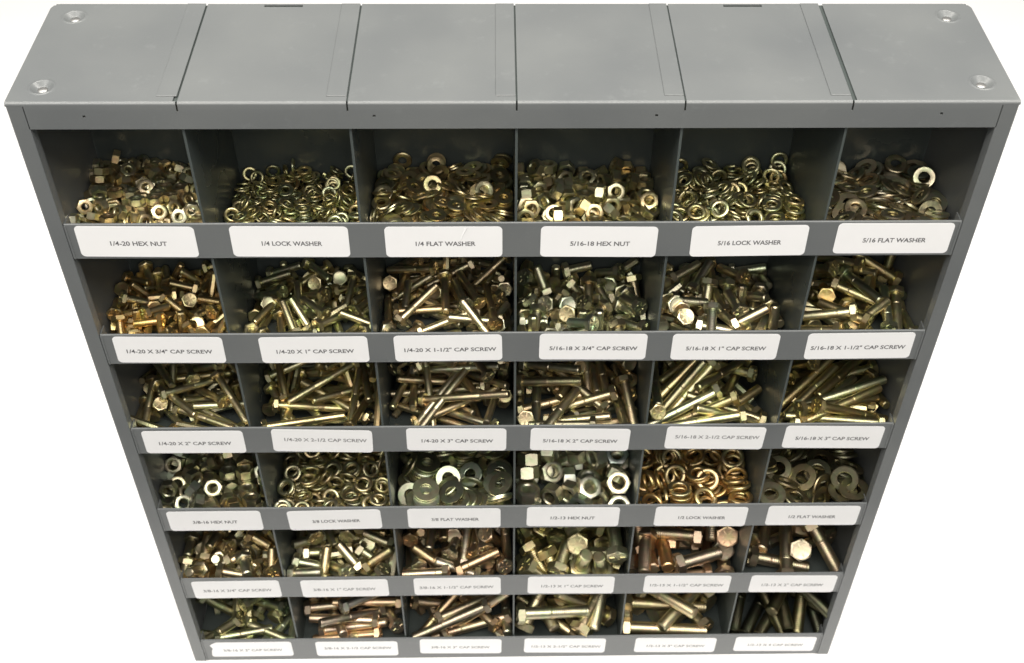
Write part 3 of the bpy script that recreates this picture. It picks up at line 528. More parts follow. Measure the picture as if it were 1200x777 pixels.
-28,754,-342,90,474,130,-24,-238,504,-316,165,-23,-65,-467,208,635,-296,70,-315,353,147,316,201,-227,87,-460,176,6,172,194,-234,21,450,216,11,222,846,-346,207,5,-7,455,173,517,-318,411,-11,-58,-279,-168,616,-337,87,169,-462,2,21,171,-237,342,-28,9,-363,91,757,-352,6,-224,-444,49,349,494,-309,8,-62,495,-37,66,614,-345,23,437,240,34,
334,735,-348,134,1,3,-482,-24,393,-284,25,27,93,490,309,325,-275,97,-257,415,50,217,279,-255,122,420,198,-141,-46,590,-338,27,499,20,-7,321,176,-220,404,54,-69,281,-238,532,-302,496,-40,-4,-48,-46,842,-332,247,2,-3,435,317,732,-334,226,1,3,-446,-61,708,-310,486,79,-39,-76,337,492,-295,285,-31,22,409,-167,740,-333,2,-224,-447,5,
-173,868,-333,98,488,45,-8,276,846,-320,7,488,-99,47,-351,128,-222,20,-247,-434,-12,140,530,-304,493,-63,-10,56,-282,865,-336,291,102,26,393,-63,595,-323,2,-76,-493,27,-352,474,-292,14,97,-486,68,212,618,-291,462,143,77,-100,65,614,-330,498,-6,-40,23,0,122,-199,50,-444,-202,96,70,553,-299,160,47,-58,-468,113,390,-268,69,491,-62,8,
139,197,-222,6,470,-168,23,213,126,-221,90,-143,-469,-41,297,611,-321,463,15,-165,-89,-276,818,-327,65,72,-484,-76,-310,340,-264,151,-40,52,472,336,834,-292,104,412,-260,-45,330,149,-213,63,-15,-86,488,-87,704,-301,147,70,53,-470,350,736,-319,496,3,1,-67,-352,615,-305,53,454,191,65,217,609,-280,467,161,21,71,-166,867,-316,55,268,410,-82,
57,753,-318,486,-35,33,105,244,866,-312,35,441,231,33,-94,178,-221,409,-73,53,274,-50,499,-282,57,-328,-368,57,-351,681,-277,4,-289,-406,-43,-287,836,-303,14,319,-371,-99,-81,185,-208,19,121,477,-88,350,729,-305,43,0,3,-498,-47,623,-281,11,36,53,-496,-165,624,-293,86,234,-433,-10,-194,169,-214,128,459,147,41,239,119,-196,69,-471,-145,45,
117,174,-184,108,371,316,26,-351,91,-181,0,-243,437,23,338,156,-170,142,17,-53,-476,-294,160,-193,185,431,-74,-157,152,170,-186,24,447,-196,108,-99,339,-271,320,287,98,-236,-224,591,-366,88,-12,-68,-487,-180,475,-333,428,-60,35,250,378,223,-238,344,29,357,57,103,497,-316,345,262,-148,201,-76,253,-246,245,322,-15,-293,-383,562,-334,282,213,282,213,
119,417,-316,245,-34,60,430,-298,561,-334,283,-376,102,-135,118,573,-327,172,-259,-88,382,353,316,-287,418,-59,37,266,17,386,-281,130,-204,-396,-185,210,486,-312,359,255,-185,-148,2,450,-326,58,414,272,-38,279,296,-258,237,324,-26,-298,224,573,-338,279,-329,-224,-116,275,499,-316,122,-160,-276,365,-95,412,-315,6,43,493,-69,-318,398,-311,332,-46,-52,-368,
-271,312,-286,45,322,-376,53,-242,222,-237,49,-472,-106,-117,206,372,-303,60,430,-245,34,197,637,-379,56,402,289,-40,248,749,-384,142,-384,-286,-16,281,407,-286,161,173,339,282,353,817,-322,0,0,-487,113,-11,500,-284,53,380,-317,44,254,842,-355,306,-306,177,177,114,718,-283,211,-378,134,-211,-113,810,-332,123,5,-446,-190,102,866,-326,147,92,-169,-437,
-36,818,-378,95,-417,232,-116,173,571,-239,111,68,-224,428,104,311,-286,31,219,444,-62,298,633,-351,219,-196,-176,364,-35,371,-188,407,-155,-191,154,-210,407,-287,464,188,2,2,353,896,-369,177,-177,306,306,-265,771,-346,196,313,-229,-248,-351,456,-247,228,-352,-249,-110,262,896,-328,306,306,-177,177,-130,475,-277,38,270,-415,58,-165,865,-370,169,320,-311,-150,
360,713,-289,350,-49,49,350,198,647,-270,1,9,-495,69,3,896,-369,304,304,-181,181,-362,657,-305,355,44,-347,-43,354,383,-228,81,109,-27,480,-103,557,-275,174,185,-276,330,36,589,-308,303,-35,81,388,142,460,-249,12,-16,301,-399,-354,791,-337,269,-307,-219,-188,201,874,-282,250,0,433,0,-221,616,-317,473,-66,20,145,-353,738,-326,163,-190,326,285,
-352,258,-247,269,-340,198,152,-20,697,-293,66,472,150,-21,193,658,-329,453,-63,28,200,-258,520,-281,453,86,189,-42,-97,689,-287,138,-314,-180,316,353,737,-352,0,2,495,-69,-196,376,-242,428,172,75,-179,32,362,-225,211,-390,-216,-82,-264,848,-360,347,259,-154,197,82,535,-224,237,179,-321,-242,-107,610,-290,185,-174,-330,-276,-325,407,-231,430,252,26,26,
-378,874,-317,0,335,0,371,249,752,-318,98,-459,136,104,-358,487,-302,93,-91,-421,-236,-151,683,-289,277,-182,-313,205,130,372,-226,400,-216,124,-166,-287,831,-265,169,210,7,-421,-101,893,-324,339,-363,-37,-40,-275,691,-317,238,235,-183,324,-8,523,-234,41,296,397,-56,-176,305,-205,212,-281,-214,284,34,270,-218,69,495,17,-2,-351,492,-180,123,484,8,23,
282,702,-265,3,404,7,294,-172,573,-239,210,-233,-91,378,-73,427,-231,275,243,-52,336,60,636,-270,3,-108,-480,88,-357,338,-234,395,263,-87,131,-211,871,-286,47,498,1,-10,341,488,-209,21,-8,-55,496,-204,769,-335,130,-339,-237,249,-352,568,-249,102,422,-244,49,182,748,-276,355,147,-257,-191,54,802,-326,115,219,216,-377,19,771,-289,281,69,-129,387,
352,418,-190,-325,-123,-81,350,-353,178,-248,495,-69,0,-2,-225,896,-427,354,354,0,0,-122,772,-418,0,0,495,-69,70,651,-359,357,244,-172,182,-114,606,-370,427,-60,35,251,98,215,-259,444,-62,-31,-219,-176,278,-277,322,-45,-53,-376,-88,511,-343,34,245,430,-60,-34,650,-359,297,224,-267,-201,8,547,-353,222,-31,62,442,112,896,-427,0,0,354,354,
355,520,-346,69,490,71,-10,-348,833,-412,344,263,152,-199,124,712,-401,69,494,-34,5,-358,746,-410,66,471,-152,21,353,723,-404,248,-35,60,429,1,283,-278,24,174,-464,65,363,628,-346,33,-424,-27,-262,-215,694,-395,69,493,-46,6,204,817,-430,60,429,-248,35,7,723,-380,213,-147,368,218,-133,191,-252,65,465,-170,24,162,784,-340,125,-479,-28,64,
357,446,-294,51,-350,313,164,197,274,-276,37,266,-418,58,352,546,-277,388,-170,-95,-248,-3,174,-247,52,374,-324,45,297,188,-251,69,495,4,-1,-259,140,-214,385,291,-104,-79,214,181,-226,327,-153,323,-123,107,417,-330,465,-65,-24,-170,114,561,-328,114,-72,481,2,59,626,-390,64,460,182,-26,-132,367,-241,435,84,-35,228,88,453,-312,362,-51,47,338,
214,894,-359,81,166,297,-358,341,335,-254,113,20,44,485,62,842,-366,7,72,420,-262,336,793,-340,214,230,192,-338,334,775,-303,226,-368,-157,-196,218,690,-334,95,204,435,-101,66,872,-365,32,-9,-426,260,-164,431,-277,69,494,-36,5,-66,485,-278,104,-312,-372,-56,-335,396,-238,169,15,74,-464,84,457,-284,32,225,441,-62,-242,457,-234,116,393,267,105,
-198,651,-338,49,310,386,-53,28,543,-290,465,-64,-163,-52,-223,592,-297,468,11,-24,-174,-106,586,-321,20,139,-475,67,117,352,-252,319,165,-50,344,353,340,-228,30,15,-497,38,-355,492,-245,4,-48,496,40,-46,868,-352,478,3,-1,145,2,588,-292,67,466,-42,162,-294,588,-263,307,-38,-49,-390,252,590,-294,60,432,242,-34,-62,412,-236,259,-241,296,-192,
5,315,-239,327,-220,-21,-307,288,541,-246,327,-96,-3,-366,-309,347,-225,70,-471,-151,-13,35,659,-307,261,28,-199,376,203,709,-291,186,192,420,-47,-217,757,-328,17,-66,-166,467,-295,677,-304,435,-4,-2,247,78,758,-293,354,-179,39,303,74,880,-314,179,338,-290,142,-176,465,-258,418,-58,37,265,66,491,-238,112,-36,65,-482,3,398,-271,202,421,-156,-87,
-197,341,-220,61,-9,-89,488,231,321,-217,262,-37,-59,-420,345,358,-202,11,-203,-454,47,249,484,-263,284,-40,57,406,-250,853,-324,154,-29,-243,-408,288,766,-283,78,-218,-336,-289,-105,709,-270,74,192,-432,-145,-112,571,-267,6,196,-431,160,153,779,-363,148,-202,-109,419,354,449,-252,35,290,403,-49,210,242,-177,466,1,-22,179,-176,722,-291,471,105,130,1,
186,869,-305,152,-466,91,-43,-131,790,-306,194,-368,274,47,179,869,-273,235,132,87,-412,-37,868,-306,433,-49,78,-232,216,384,-193,13,-93,491,-12,159,763,-296,93,436,162,159,-117,861,-323,7,134,-482,-6,120,322,-240,101,-47,-467,-140,-223,331,-196,434,86,24,-232,-87,355,-195,80,59,474,126,354,642,-265,419,-28,124,-241,97,467,-222,256,71,-21,423,
-23,635,-266,49,-472,96,-125,-251,743,-314,12,160,439,178,354,896,-262,245,191,241,-309,-247,523,-258,208,-207,-345,-211,-20,795,-314,387,306,68,-41,-353,293,-209,44,-364,336,53,352,535,-233,489,-70,76,-18,-141,734,-271,89,-468,54,141,294,686,-290,10,-4,-495,71,-107,596,-249,13,214,-423,159,-70,866,-264,37,462,-166,-84,236,434,-222,53,-211,448,42,
178,505,-264,388,-195,-216,121,-246,909,-310,194,-194,296,296,353,411,-183,46,470,-165,-15,-246,699,-253,36,-486,-28,-108,345,866,-303,-175,-180,-157,403,81,657,-300,288,120,-156,359,354,583,-348,420,67,-42,260,339,386,-321,494,-69,-4,-29,-68,520,-360,56,401,291,-41,-46,396,-324,14,103,484,-68,36,304,-298,23,166,466,-65,-87,761,-425,15,123,482,-51,
341,647,-396,483,-68,-15,-110,218,260,-285,377,-53,45,321,-340,666,-387,4,316,387,0,220,404,-326,97,-14,-68,-486,65,867,-435,489,3,1,-104,-75,313,-284,14,220,448,10,-244,222,-242,40,18,-102,488,345,283,-278,74,244,-416,109,-162,859,-434,488,2,-3,-110,192,532,-363,64,457,190,-27,81,730,-418,50,411,-278,34,322,775,-413,69,0,-25,495,
330,175,-261,488,-68,-11,-81,-16,704,-368,289,138,172,-343,208,664,-401,35,252,-426,60,257,867,-420,74,69,490,10,-207,646,-395,49,349,-351,49,243,769,-388,139,282,345,179,-50,867,-435,3,-462,-192,-1,-278,397,-305,237,24,-130,-420,-305,529,-362,52,372,-327,46,-182,413,-329,406,-57,-40,-283,-195,551,-353,13,124,484,4,354,867,-435,5,-500,-2,0,
-216,305,-298,444,-62,31,219,-209,757,-424,38,384,-316,38,-326,282,-292,192,-27,64,456,-173,434,-306,66,471,-152,21,353,536,-334,345,55,57,-353,320,415,-301,302,-42,-55,-392,82,194,-247,472,-152,41,46,-315,866,-393,40,-12,72,493,-216,685,-377,34,265,-419,58,205,567,-344,57,409,-279,39,-354,201,-240,24,175,463,-65,-312,433,-302,0,-85,101,482,
91,686,-336,411,201,-1,-202,22,769,-400,87,476,-117,46,-354,650,-359,266,2,-4,-424,-155,866,-379,17,424,219,147,-84,554,-341,329,-46,52,370,-340,540,-337,395,-55,42,298,-340,759,-380,187,-52,115,446,351,866,-388,236,43,81,431,325,676,-376,492,-69,-7,-52,235,330,-277,69,490,-70,10,-100,681,-362,194,-317,319,102,222,210,-242,20,145,474,-66,
-91,764,-397,9,1,-53,-497,-221,307,-270,221,-31,62,443,96,566,-306,111,43,485,28,-63,188,-247,435,-127,78,196,201,673,-375,3,20,495,-69,-334,306,-270,488,-68,-12,-86,125,372,-277,138,-466,54,104,333,224,-226,15,-407,288,29,-75,498,-300,24,86,-478,-116,219,457,-313,450,-63,29,207,-39,867,-407,473,3,-1,161,-233,182,-230,413,82,63,-262,
201,786,-391,96,-427,122,-208,-207,539,-326,498,2,-13,-48,-205,866,-378,25,412,242,146,-353,440,-289,26,-90,96,482,353,128,-218,62,-287,-402,-50,69,772,-366,239,-37,-95,-427,-103,767,-370,394,-41,-34,-303,165,792,-392,396,-72,-218,202,38,674,-332,179,-270,370,92,-268,95,-194,153,-388,-172,216,229,344,-252,66,471,-151,21,156,882,-392,48,-215,-260,-365,
-66,642,-351,21,-177,-414,-217,354,443,-278,60,489,85,-10,-236,786,-348,50,89,154,-464,-52,868,-380,387,2,-2,317,-354,768,-353,123,476,-87,26,114,242,-246,89,66,-434,223,-61,216,-233,141,467,100,-49,353,707,-356,477,-67,-18,-132,-354,554,-312,40,286,-404,57,220,210,-214,19,136,476,-67,241,489,-294,308,-43,-54,-388,353,866,-359,91,305,-385,-8,
352,534,-306,37,-234,435,70,-67,277,-232,105,452,178,-53,-314,658,-331,4,318,386,0,-354,909,-334,162,162,-314,314,244,596,-324,3,0,69,495,-200,127,-179,352,-175,292,-101,351,689,-322,267,-37,-58,-417,354,208,-183,490,-60,14,75,35,162,-200,408,75,-94,-262,-354,882,-324,87,87,343,-343,-75,127,-191,60,-486,-98,-29,-355,558,-285,7,50,-493,69,
-354,782,-330,121,462,145,-34,-354,96,-180,195,15,-44,458,-153,255,-240,337,-20,346,-127,150,122,-197,109,308,378,17,-354,813,-315,126,483,-22,9,-368,669,-292,36,-431,84,-236,-396,688,-235,280,215,-280,-216,-123,885,-331,416,259,-41,94,182,550,-307,19,234,-392,203,290,478,-292,37,324,379,-12,117,554,-285,57,-22,169,466,184,397,-276,22,358,-348,22,
-48,384,-266,354,-15,80,344,-151,412,-284,49,349,352,-50,114,581,-286,158,437,-174,64,177,740,-307,338,88,-107,341,-172,465,-242,483,94,-12,-87,-341,256,-219,498,11,-12,-37,-172,718,-309,33,230,-440,47,3,407,-266,490,-71,40,-56,146,417,-262,427,-26,-16,-259,79,611,-279,111,-43,-134,-467,17,401,-226,153,473,-20,-53,19,304,-217,470,-63,-14,-159,
-158,444,-231,40,-66,487,86,87,856,-302,318,-98,-88,362,132,398,-224,296,-93,-28,-391,-93,231,-198,487,-68,12,90,330,855,-307,365,36,-66,-334,170,704,-311,139,-477,55,3,342,490,-234,50,-409,-281,-34,36,856,-307,111,-54,484,-10,197,855,-304,458,-49,25,-193,322,685,-313,34,-171,465,57,200,438,-239,158,302,-366,0,4,460,-240,190,381,213,-152,
-149,811,-295,17,-54,423,261,16,284,-195,13,148,473,-63,-48,572,-281,16,468,-149,94,334,423,-234,23,-197,455,56,-102,684,-287,57,490,-84,3,-196,366,-248,86,-360,333,40,304,286,-203,290,-60,-89,-393,-186,252,-203,469,-98,-123,75,180,666,-315,97,-368,-309,-99,-270,485,-223,47,-490,-41,-77,343,849,-285,9,490,-60,79,69,723,-291,112,90,-63,-475,
138,628,-250,43,481,-84,-98,178,241,-188,4,-406,-292,14,-171,591,-267,218,-40,134,428,37,483,-254,403,-237,-55,-168,208,665,-295,128,-460,-140,-53,-20,583,-255,108,73,-61,-479,315,614,-257,435,-83,54,227,270,498,-214,435,-99,-201,105,306,283,-184,14,81,-482,106,202,167,-173,25,-276,414,48,317,846,-276,61,-219,442,-51,198,611,-257,265,73,78,410,
223,857,-260,51,26,74,-491,-131,384,-216,191,55,73,-453,342,432,-215,29,-245,432,53,-35,801,-296,117,151,-81,-455,-219,291,-215,279,-147,-22,388,-157,728,-279,490,-86,-46,0,39,719,-285,398,26,-106,-282,24,723,-275,389,-93,-57,294,331,752,-240,367,4,-26,-339,294,360,-226,11,-75,-415,-268,65,500,-257,213,343,-270,117,-115,604,-245,62,294,-396,52,
-191,719,-265,410,-47,-85,-268,49,280,-178,17,4,64,496,-105,747,-253,450,-121,26,-178,323,676,-252,22,201,455,-44,43,856,-285,87,300,384,70,-342,362,-217,470,-106,12,134,273,848,-336,-327,-267,100,249,333,663,-214,125,-31,-224,428,332,158,-262,210,-30,63,448,171,531,-369,57,407,282,-39,321,390,-328,278,-39,57,410,339,567,-379,38,271,414,-58,
315,704,-408,34,499,-13,6,-339,348,-316,490,-69,10,68,-20,570,-369,363,-18,25,343,186,247,-287,371,-52,46,328,165,805,-416,2,-491,93,1,-7,184,-269,482,-68,17,114,167,431,-329,30,479,141,-8,-190,884,-361,235,176,-189,357,29,418,-336,63,453,200,-28,151,666,-403,236,-24,46,438,170,658,-384,402,-45,31,292,19,231,-266,174,-25,-66,-463,
201,548,-319,4,-188,416,-204,342,561,-359,465,-60,21,172,41,566,-353,494,-29,10,70,38,472,-323,29,495,66,11,-195,244,-270,59,423,257,-36,135,298,-285,484,-68,14,102,176,823,-400,227,0,2,-445,175,444,-315,114,-6,-30,-486,-343,486,-299,195,-458,43,25,-185,374,-307,409,-58,39,279,342,265,-282,483,-106,12,72,340,424,-321,356,-50,-48,-345,
-336,540,-354,408,-57,-39,-281,-178,718,-396,496,-11,-6,65,342,695,-389,36,498,17,4,-190,558,-359,477,-67,-19,-134,343,558,-341,30,228,441,-54,189,190,-253,255,10,11,430,-302,470,-294,171,-408,212,96,162,692,-375,135,-14,-53,-478,190,851,-383,1,16,-500,-2,67,602,-342,495,-30,9,66,165,429,-297,21,328,376,-23,343,404,-298,313,-44,-54,-384,
-199,616,-338,133,424,-226,43,-10,435,-305,18,75,493,-25,334,695,-373,272,-15,-33,-418,-171,739,-381,493,-9,-9,-85,-27,280,-263,384,-55,45,312,-158,414,-301,224,-32,-62,-441,22,851,-383,2,-306,-395,-2,-310,249,-254,6,41,-493,69,323,829,-384,3,-421,-270,-2,-157,221,-246,397,-56,42,296,-36,727,-365,49,494,-48,28,-144,246,-236,65,461,180,-25,
325,250,-240,178,-35,-101,-455,170,207,-236,8,484,-127,-12,-297,721,-353,228,-15,-26,444,-140,840,-348,381,241,-103,191,-43,579,-336,49,479,111,76,133,856,-358,11,-496,50,33,333,855,-351,484,66,2,-105,6,263,-241,31,216,-445,63,342,555,-323,22,194,-457,57,342,765,-341,17,-32,495,64,-283,392,-287,43,-352,351,-29,163,750,-334,71,-382,-308,-62,
-192,630,-328,99,273,-395,99,-237,732,-328,431,-54,45,-243,188,162,-220,1,490,100,-14,-162,501,-301,467,-158,-26,-77,-54,570,-321,57,-258,418,-71,327,726,-335,476,59,-30,138,330,547,-286,119,463,-147,15,-330,572,-313,364,-51,47,336,-341,361,-256,82,475,-125,43,314,271,-232,359,-76,-76,-331,195,855,-350,454,0,34,-207,-343,702,-343,317,-9,-28,386,
333,416,-266,6,421,-269,-9,0,833,-351,359,2,-2,348,-86,709,-349,254,-7,-56,-427,338,811,-346,496,65,-12,0,-171,836,-314,254,-418,80,65,41,237,-217,487,-69,13,87,-100,256,-222,67,481,119,-16,-104,714,-329,117,-6,-73,-480,301,683,-331,28,-123,480,60,191,856,-333,477,5,34,-146,-318,854,-335,381,3,-3,324,-289,130,-227,32,-490,-93,4,
-341,404,-255,68,280,404,-62,-313,593,-293,79,478,123,11,-176,530,-303,153,452,-142,48,28,689,-329,483,-46,50,112,340,570,-280,431,-115,-34,-223,-54,584,-306,71,417,260,56,-158,820,-312,142,72,252,-402,304,279,-217,100,450,191,-38,191,160,-204,496,-2,14,65,-331,592,-267,80,408,-266,81,342,586,-270,119,461,-153,16,-342,857,-300,75,-473,-143,4,
-304,109,-213,9,-288,407,31,-173,617,-302,329,-76,117,349,-347,492,-229,117,-35,483,41,-345,715,-267,108,319,-201,-311,343,714,-287,59,-474,-144,-31,-293,183,-190,6,399,300,-26,-284,648,-255,173,159,-373,236,-327,812,-279,45,94,-184,453,-243,807,-258,229,135,224,-359,182,95,-175,420,221,46,-152,-262,719,-261,74,479,-104,69,-342,863,-226,434,-116,-120,-184,
43,787,-281,79,-427,175,-175,-270,842,-271,10,124,-317,-366,-303,264,-200,118,-122,223,414,-44,508,-224,407,-183,-223,37,-368,428,-199,386,304,80,-41,-114,294,-178,294,-220,255,-223,-132,400,-187,395,171,-242,77,-327,748,-248,327,-59,-365,-77,-284,498,-184,22,-226,-92,436,-134,789,-268,266,314,-141,247,21,672,-239,283,-127,370,-130,258,431,-203,405,260,-132,-31,
50,546,-246,-234,1,-179,404,237,479,-186,-95,311,-170,339,82,701,-383,303,225,-228,-235,233,534,-337,246,301,28,313,331,403,-299,127,289,179,344,47,591,-337,323,-105,264,-255,-352,671,-375,103,-229,-310,-301,49,872,-390,448,45,-214,44,-75,701,-385,4,306,-82,387,-103,807,-416,252,82,-268,329,-43,565,-346,349,-180,-297,88,-52,334,-281,181,-211,229,-347,
332,788,-410,171,307,106,340,5,846,-427,276,-332,186,169,292,633,-350,410,174,-185,131,-329,355,-284,388,47,-310,29,225,862,-431,356,9,342,81,-73,841,-380,58,60,-333,-363,166,495,-326,189,127,-337,-290,-325,682,-331,306,115,-213,-313,-219,885,-399,31,499,0,0,345,540,-339,254,-344,-161,-203,-314,847,-427,325,-39,-354,-133,-168,726,-352,306,76,-387,-27,
-80,471,-319,108,-349,-16,-341,335,317,-276,298,197,265,227,253,743,-356,100,487,34,43,172,808,-388,8,-16,370,-336,60,299,-238,69,492,55,-8,-325,480,-322,164,-192,-238,360,-217,324,-245,69,490,68,-10,-162,351,-256,362,-330,-82,-58,-277,610,-319,225,393,-145,155,370,864,-390,26,344,-362,-19,-147,149,-228,73,-85,-269,406,328,484,-274,343,-87,348,62,
-321,252,-257,134,88,360,308,200,840,-337,330,-316,161,-125,79,229,-248,357,-69,-308,150,-294,847,-373,209,-174,-273,-318,-152,621,-363,315,-367,70,-105,-57,449,-268,117,-109,326,-344,12,515,-290,312,-92,-282,-254,299,297,-234,107,294,278,-273,-224,515,-292,48,-147,394,-266,28,648,-309,399,42,-295,46,-205,813,-375,75,274,316,264,22,791,-361,454,84,-182,-62,
252,549,-269,286,290,-228,-181,-127,620,-295,52,40,285,406,-5,857,-299,201,145,-399,-171,-332,810,-342,459,5,132,149,-164,507,-257,260,45,238,-352,366,242,-202,43,-61,274,411,-246,645,-271,22,462,107,158,137,225,-210,10,145,-265,-398,-285,468,-275,11,-5,441,-236,-293,132,-223,284,188,278,238,157,519,-257,174,-15,-300,-360,-341,568,-299,433,108,-136,181,
-81,323,-238,384,-305,-36,89,19,722,-287,231,-267,-166,313,-199,801,-311,61,41,-372,-326,312,419,-232,374,-81,287,145,0,161,-213,329,272,206,-160,371,756,-332,436,-207,-82,-103,-293,432,-238,275,-272,184,-258,-347,597,-216,361,59,-88,329,-103,598,-252,237,-300,203,-251,216,236,-196,347,202,-178,238,136,860,-322,88,-446,-65,197,323,853,-360,173,-172,309,308,
248,131,-222,145,204,-195,386,175,660,-261,21,-62,-466,168,-95,824,-288,89,-289,-385,105,70,360,-243,327,-317,-100,180,144,736,-263,340,-355,91,-17,-49,169,-190,113,-404,-218,164,160,409,-223,90,-167,-301,352,149,112,-217,303,-4,296,-266,164,863,-228,226,274,-304,-176,235,673,-273,254,-400,-128,-95,290,780,-295,255,-415,-16,112,329,132,-223,102,-119,262,-396,
267,721,-226,390,-232,31,208,289,881,-272,307,202,309,141,-192,212,-218,9,-325,298,236,135,347,-261,-392,-98,-130,264,299,518,-267,54,-147,-291,375,-183,340,-247,286,-220,-258,-231,-243,844,-261,74,-402,-99,270,3,571,-226,240,-128,233,-349,-124,340,-224,233,292,320,-94,5,766,-285,94,114,210,-429,183,694,-284,302,-54,-330,217,306,359,-239,3,-387,100,-301,
-98,544,-241,295,384,-72,101,-307,774,-272,279,-90,-394,94,-14,799,-206,289,-54,-343,-214,-57,387,-235,169,446,-11,151,105,351,-239,208,319,48,-320,-275,634,-265,104,267,-7,410,221,670,-248,314,-253,-138,-261,-1,815,-252,259,57,319,279,-281,462,-239,-249,341,98,249,25,450,-222,47,274,-210,358,-12,729,-394,28,286,-228,-340,-291,452,-315,38,26,383,318,
-90,822,-420,326,-273,260,39,206,718,-391,20,-323,-63,375,-202,687,-378,101,-293,132,-369,-236,885,-375,11,250,433,-19,119,881,-438,37,-324,-71,372,267,492,-316,55,-366,-30,334,107,276,-265,17,-20,282,-412,-207,838,-402,334,52,317,189,-372,542,-336,119,54,271,-399,242,609,-360,180,312,-96,-333,33,818,-385,144,-287,238,-300,311,876,-415,295,-148,352,-131,
143,407,-302,315,-380,-41,65,46,618,-363,211,-254,212,-310,-139,457,-315,245,-140,353,214,-76,641,-327,249,200,290,-253,270,810,-413,308,-185,272,-216,-74,422,-306,134,218,192,-385,64,631,-310,293,-272,-251,-165,-32,795,-339,416,-177,-169,130,-310,754,-382,249,205,-324,-202,-256,646,-350,219,354,30,276,309,688,-379,185,249,236,313,368,515,-245,109,161,336,-315,
-265,811,-361,351,-38,-351,-46,93,421,-263,315,286,-251,-76,-230,207,-245,284,-83,-363,-175,12,575,-307,27,78,-318,-377,291,845,-351,152,-317,16,-355,30,742,-329,350,149,-316,-71,-310,114,-218,103,305,-169,-343,189,821,-319,221,-148,-285,-313,-231,787,-309,338,-292,224,-23,30,520,-263,10,153,338,-335,137,807,-297,284,123,-144,365,280,235,-253,284,-83,363,175,
309,620,-319,333,-124,-290,-199,-198,677,-294,370,-285,180,9,319,635,-269,226,-378,-75,-223,275,338,-282,323,-282,252,48,-347,233,-222,224,-407,136,126,-180,536,-302,305,221,-288,157,-223,538,-252,363,124,316,-53,307,802,-299,102,400,-5,282,24,885,-299,261,-184,345,-170,-50,231,-231,225,-356,180,-202,-304,549,-279,-53,69,-186,456,-48,620,-344,378,220,-87,227,
-45,424,-268,214,-393,-6,222,-266,704,-311,144,403,-154,-208,-363,750,-264,117,55,-226,427,-275,777,-257,197,-290,-214,-285,194,850,-204,340,195,-186,-248,212,225,-154,214,198,403,-54,202,282,-166,332,2,374,-1,-249,857,-195,437,110,184,115,-262,493,-255,307,394,-14,-6,279,330,-124,101,156,-322,335,-209,773,-190,95,310,8,381,36,733,-182,67,253,117,410,
-369,451,-291,46,13,321,-381,275,757,-182,286,40,276,301,368,670,-213,418,273,-27,5,-188,428,-221,97,-334,-119,339,230,544,-178,389,191,250,-9,147,535,-156,199,55,342,-301,87,491,-149,368,255,176,-134,-14,550,-162,328,-318,131,156,-41,311,-231,-256,-271,301,144,-195,391,-151,-127,-409,-85,244,369,413,-305,279,-332,-205,-142,-29,611,-362,306,216,258,208,
163,413,-305,339,-169,310,-104,-267,883,-439,32,-334,-54,366,-6,543,-339,151,-273,187,-343,27,672,-379,362,43,339,43,-186,731,-396,280,198,-284,-228,-77,789,-412,86,-355,-2,342,144,473,-289,164,-71,-256,391,35,633,-304,330,79,-288,227,-64,706,-333,384,112,-298,36,-229,681,-346,187,53,345,306,87,883,-386,162,-318,-256,239,74,823,-390,291,-226,334,-55,
-77,199,-242,371,239,-201,-121,232,498,-292,273,247,74,-330,281,741,-398,194,-366,-110,-258,180,836,-354,276,-222,344,-76,66,884,-264,304,179,326,141,-191,884,-361,214,297,-195,-279,-97,848,-335,304,-214,272,-195,-189,774,-282,391,-96,280,-97,-181,553,-308,176,149,302,325,-48,481,-246,385,64,-257,-177,102,639,-265,218,-330,192,238,249,682,-328,159,-115,-396,-233,
-70,131,-197,39,274,99,-404,64,72,-173,393,-8,-309,-6,23,830,-264,374,54,327,-13,-53,854,-218,128,-310,-192,317,-248,231,-253,30,-267,-271,-323,215,748,-283,23,-232,-70,437,314,750,-250,190,-385,-244,-82,-16,779,-219,455,-205,1,-23,244,716,-257,86,-55,-407,272,241,371,-238,328,241,-286,51,264,305,-221,322,345,-148,-76,335,702,-274,155,166,209,-394,
261,106,-193,256,-190,303,-237,-294,191,-192,211,-120,-407,-160,62,564,-220,137,-17,-386,-287,-42,681,-280,-407,-241,-3,162,356,333,-258,-440,-206,38,112,140,659,-289,360,-175,-227,-195,-282,366,-234,389,-294,-28,-105,106,420,-233,361,-225,263,-5,-27,719,-318,448,-125,-153,102,47,457,-242,458,36,-154,-123,280,471,-253,100,110,-384,-284,-291,495,-254,383,18,-201,-250,
216,823,-269,343,-48,264,-245,359,732,-311,49,-64,167,464,-318,701,-208,452,120,-174,40,-80,402,-223,310,208,114,-312,-236,682,-227,85,442,-174,130,221,180,-189,372,-310,12,124,321,421,-170,137,248,-171,375,320,247,-198,172,306,-51,352,53,608,-219,104,-59,264,408,-24,865,-277,315,-58,-362,129,-200,497,-236,444,169,-137,73,2,220,-136,-30,215,-163,420,
-120,722,-385,214,141,326,279,172,465,-311,324,-379,-21,32,170,874,-429,380,69,-316,-24,152,648,-361,123,288,181,345,-116,501,-322,408,269,-80,-69,-2,272,-225,51,363,337,-47,-292,671,-370,206,142,-239,362,306,325,-271,13,-268,252,338,322,627,-357,303,283,-44,276,-283,557,-300,98,482,-89,7,-115,313,-268,198,306,-80,-333,354,840,-418,276,-333,185,170,
326,448,-307,116,301,160,347,22,806,-406,410,273,-39,-78,-141,878,-391,14,250,432,-25,150,324,-264,167,-149,247,-373,-359,504,-322,183,166,-223,373,-144,587,-292,167,59,256,392,280,699,-314,409,244,72,-134,-338,734,-342,392,-288,38,-107,-318,849,-421,355,234,-200,-171,30,540,-326,54,291,67,-397,-48,399,-292,341,-15,349,107,97,273,-225,68,483,111,-16,
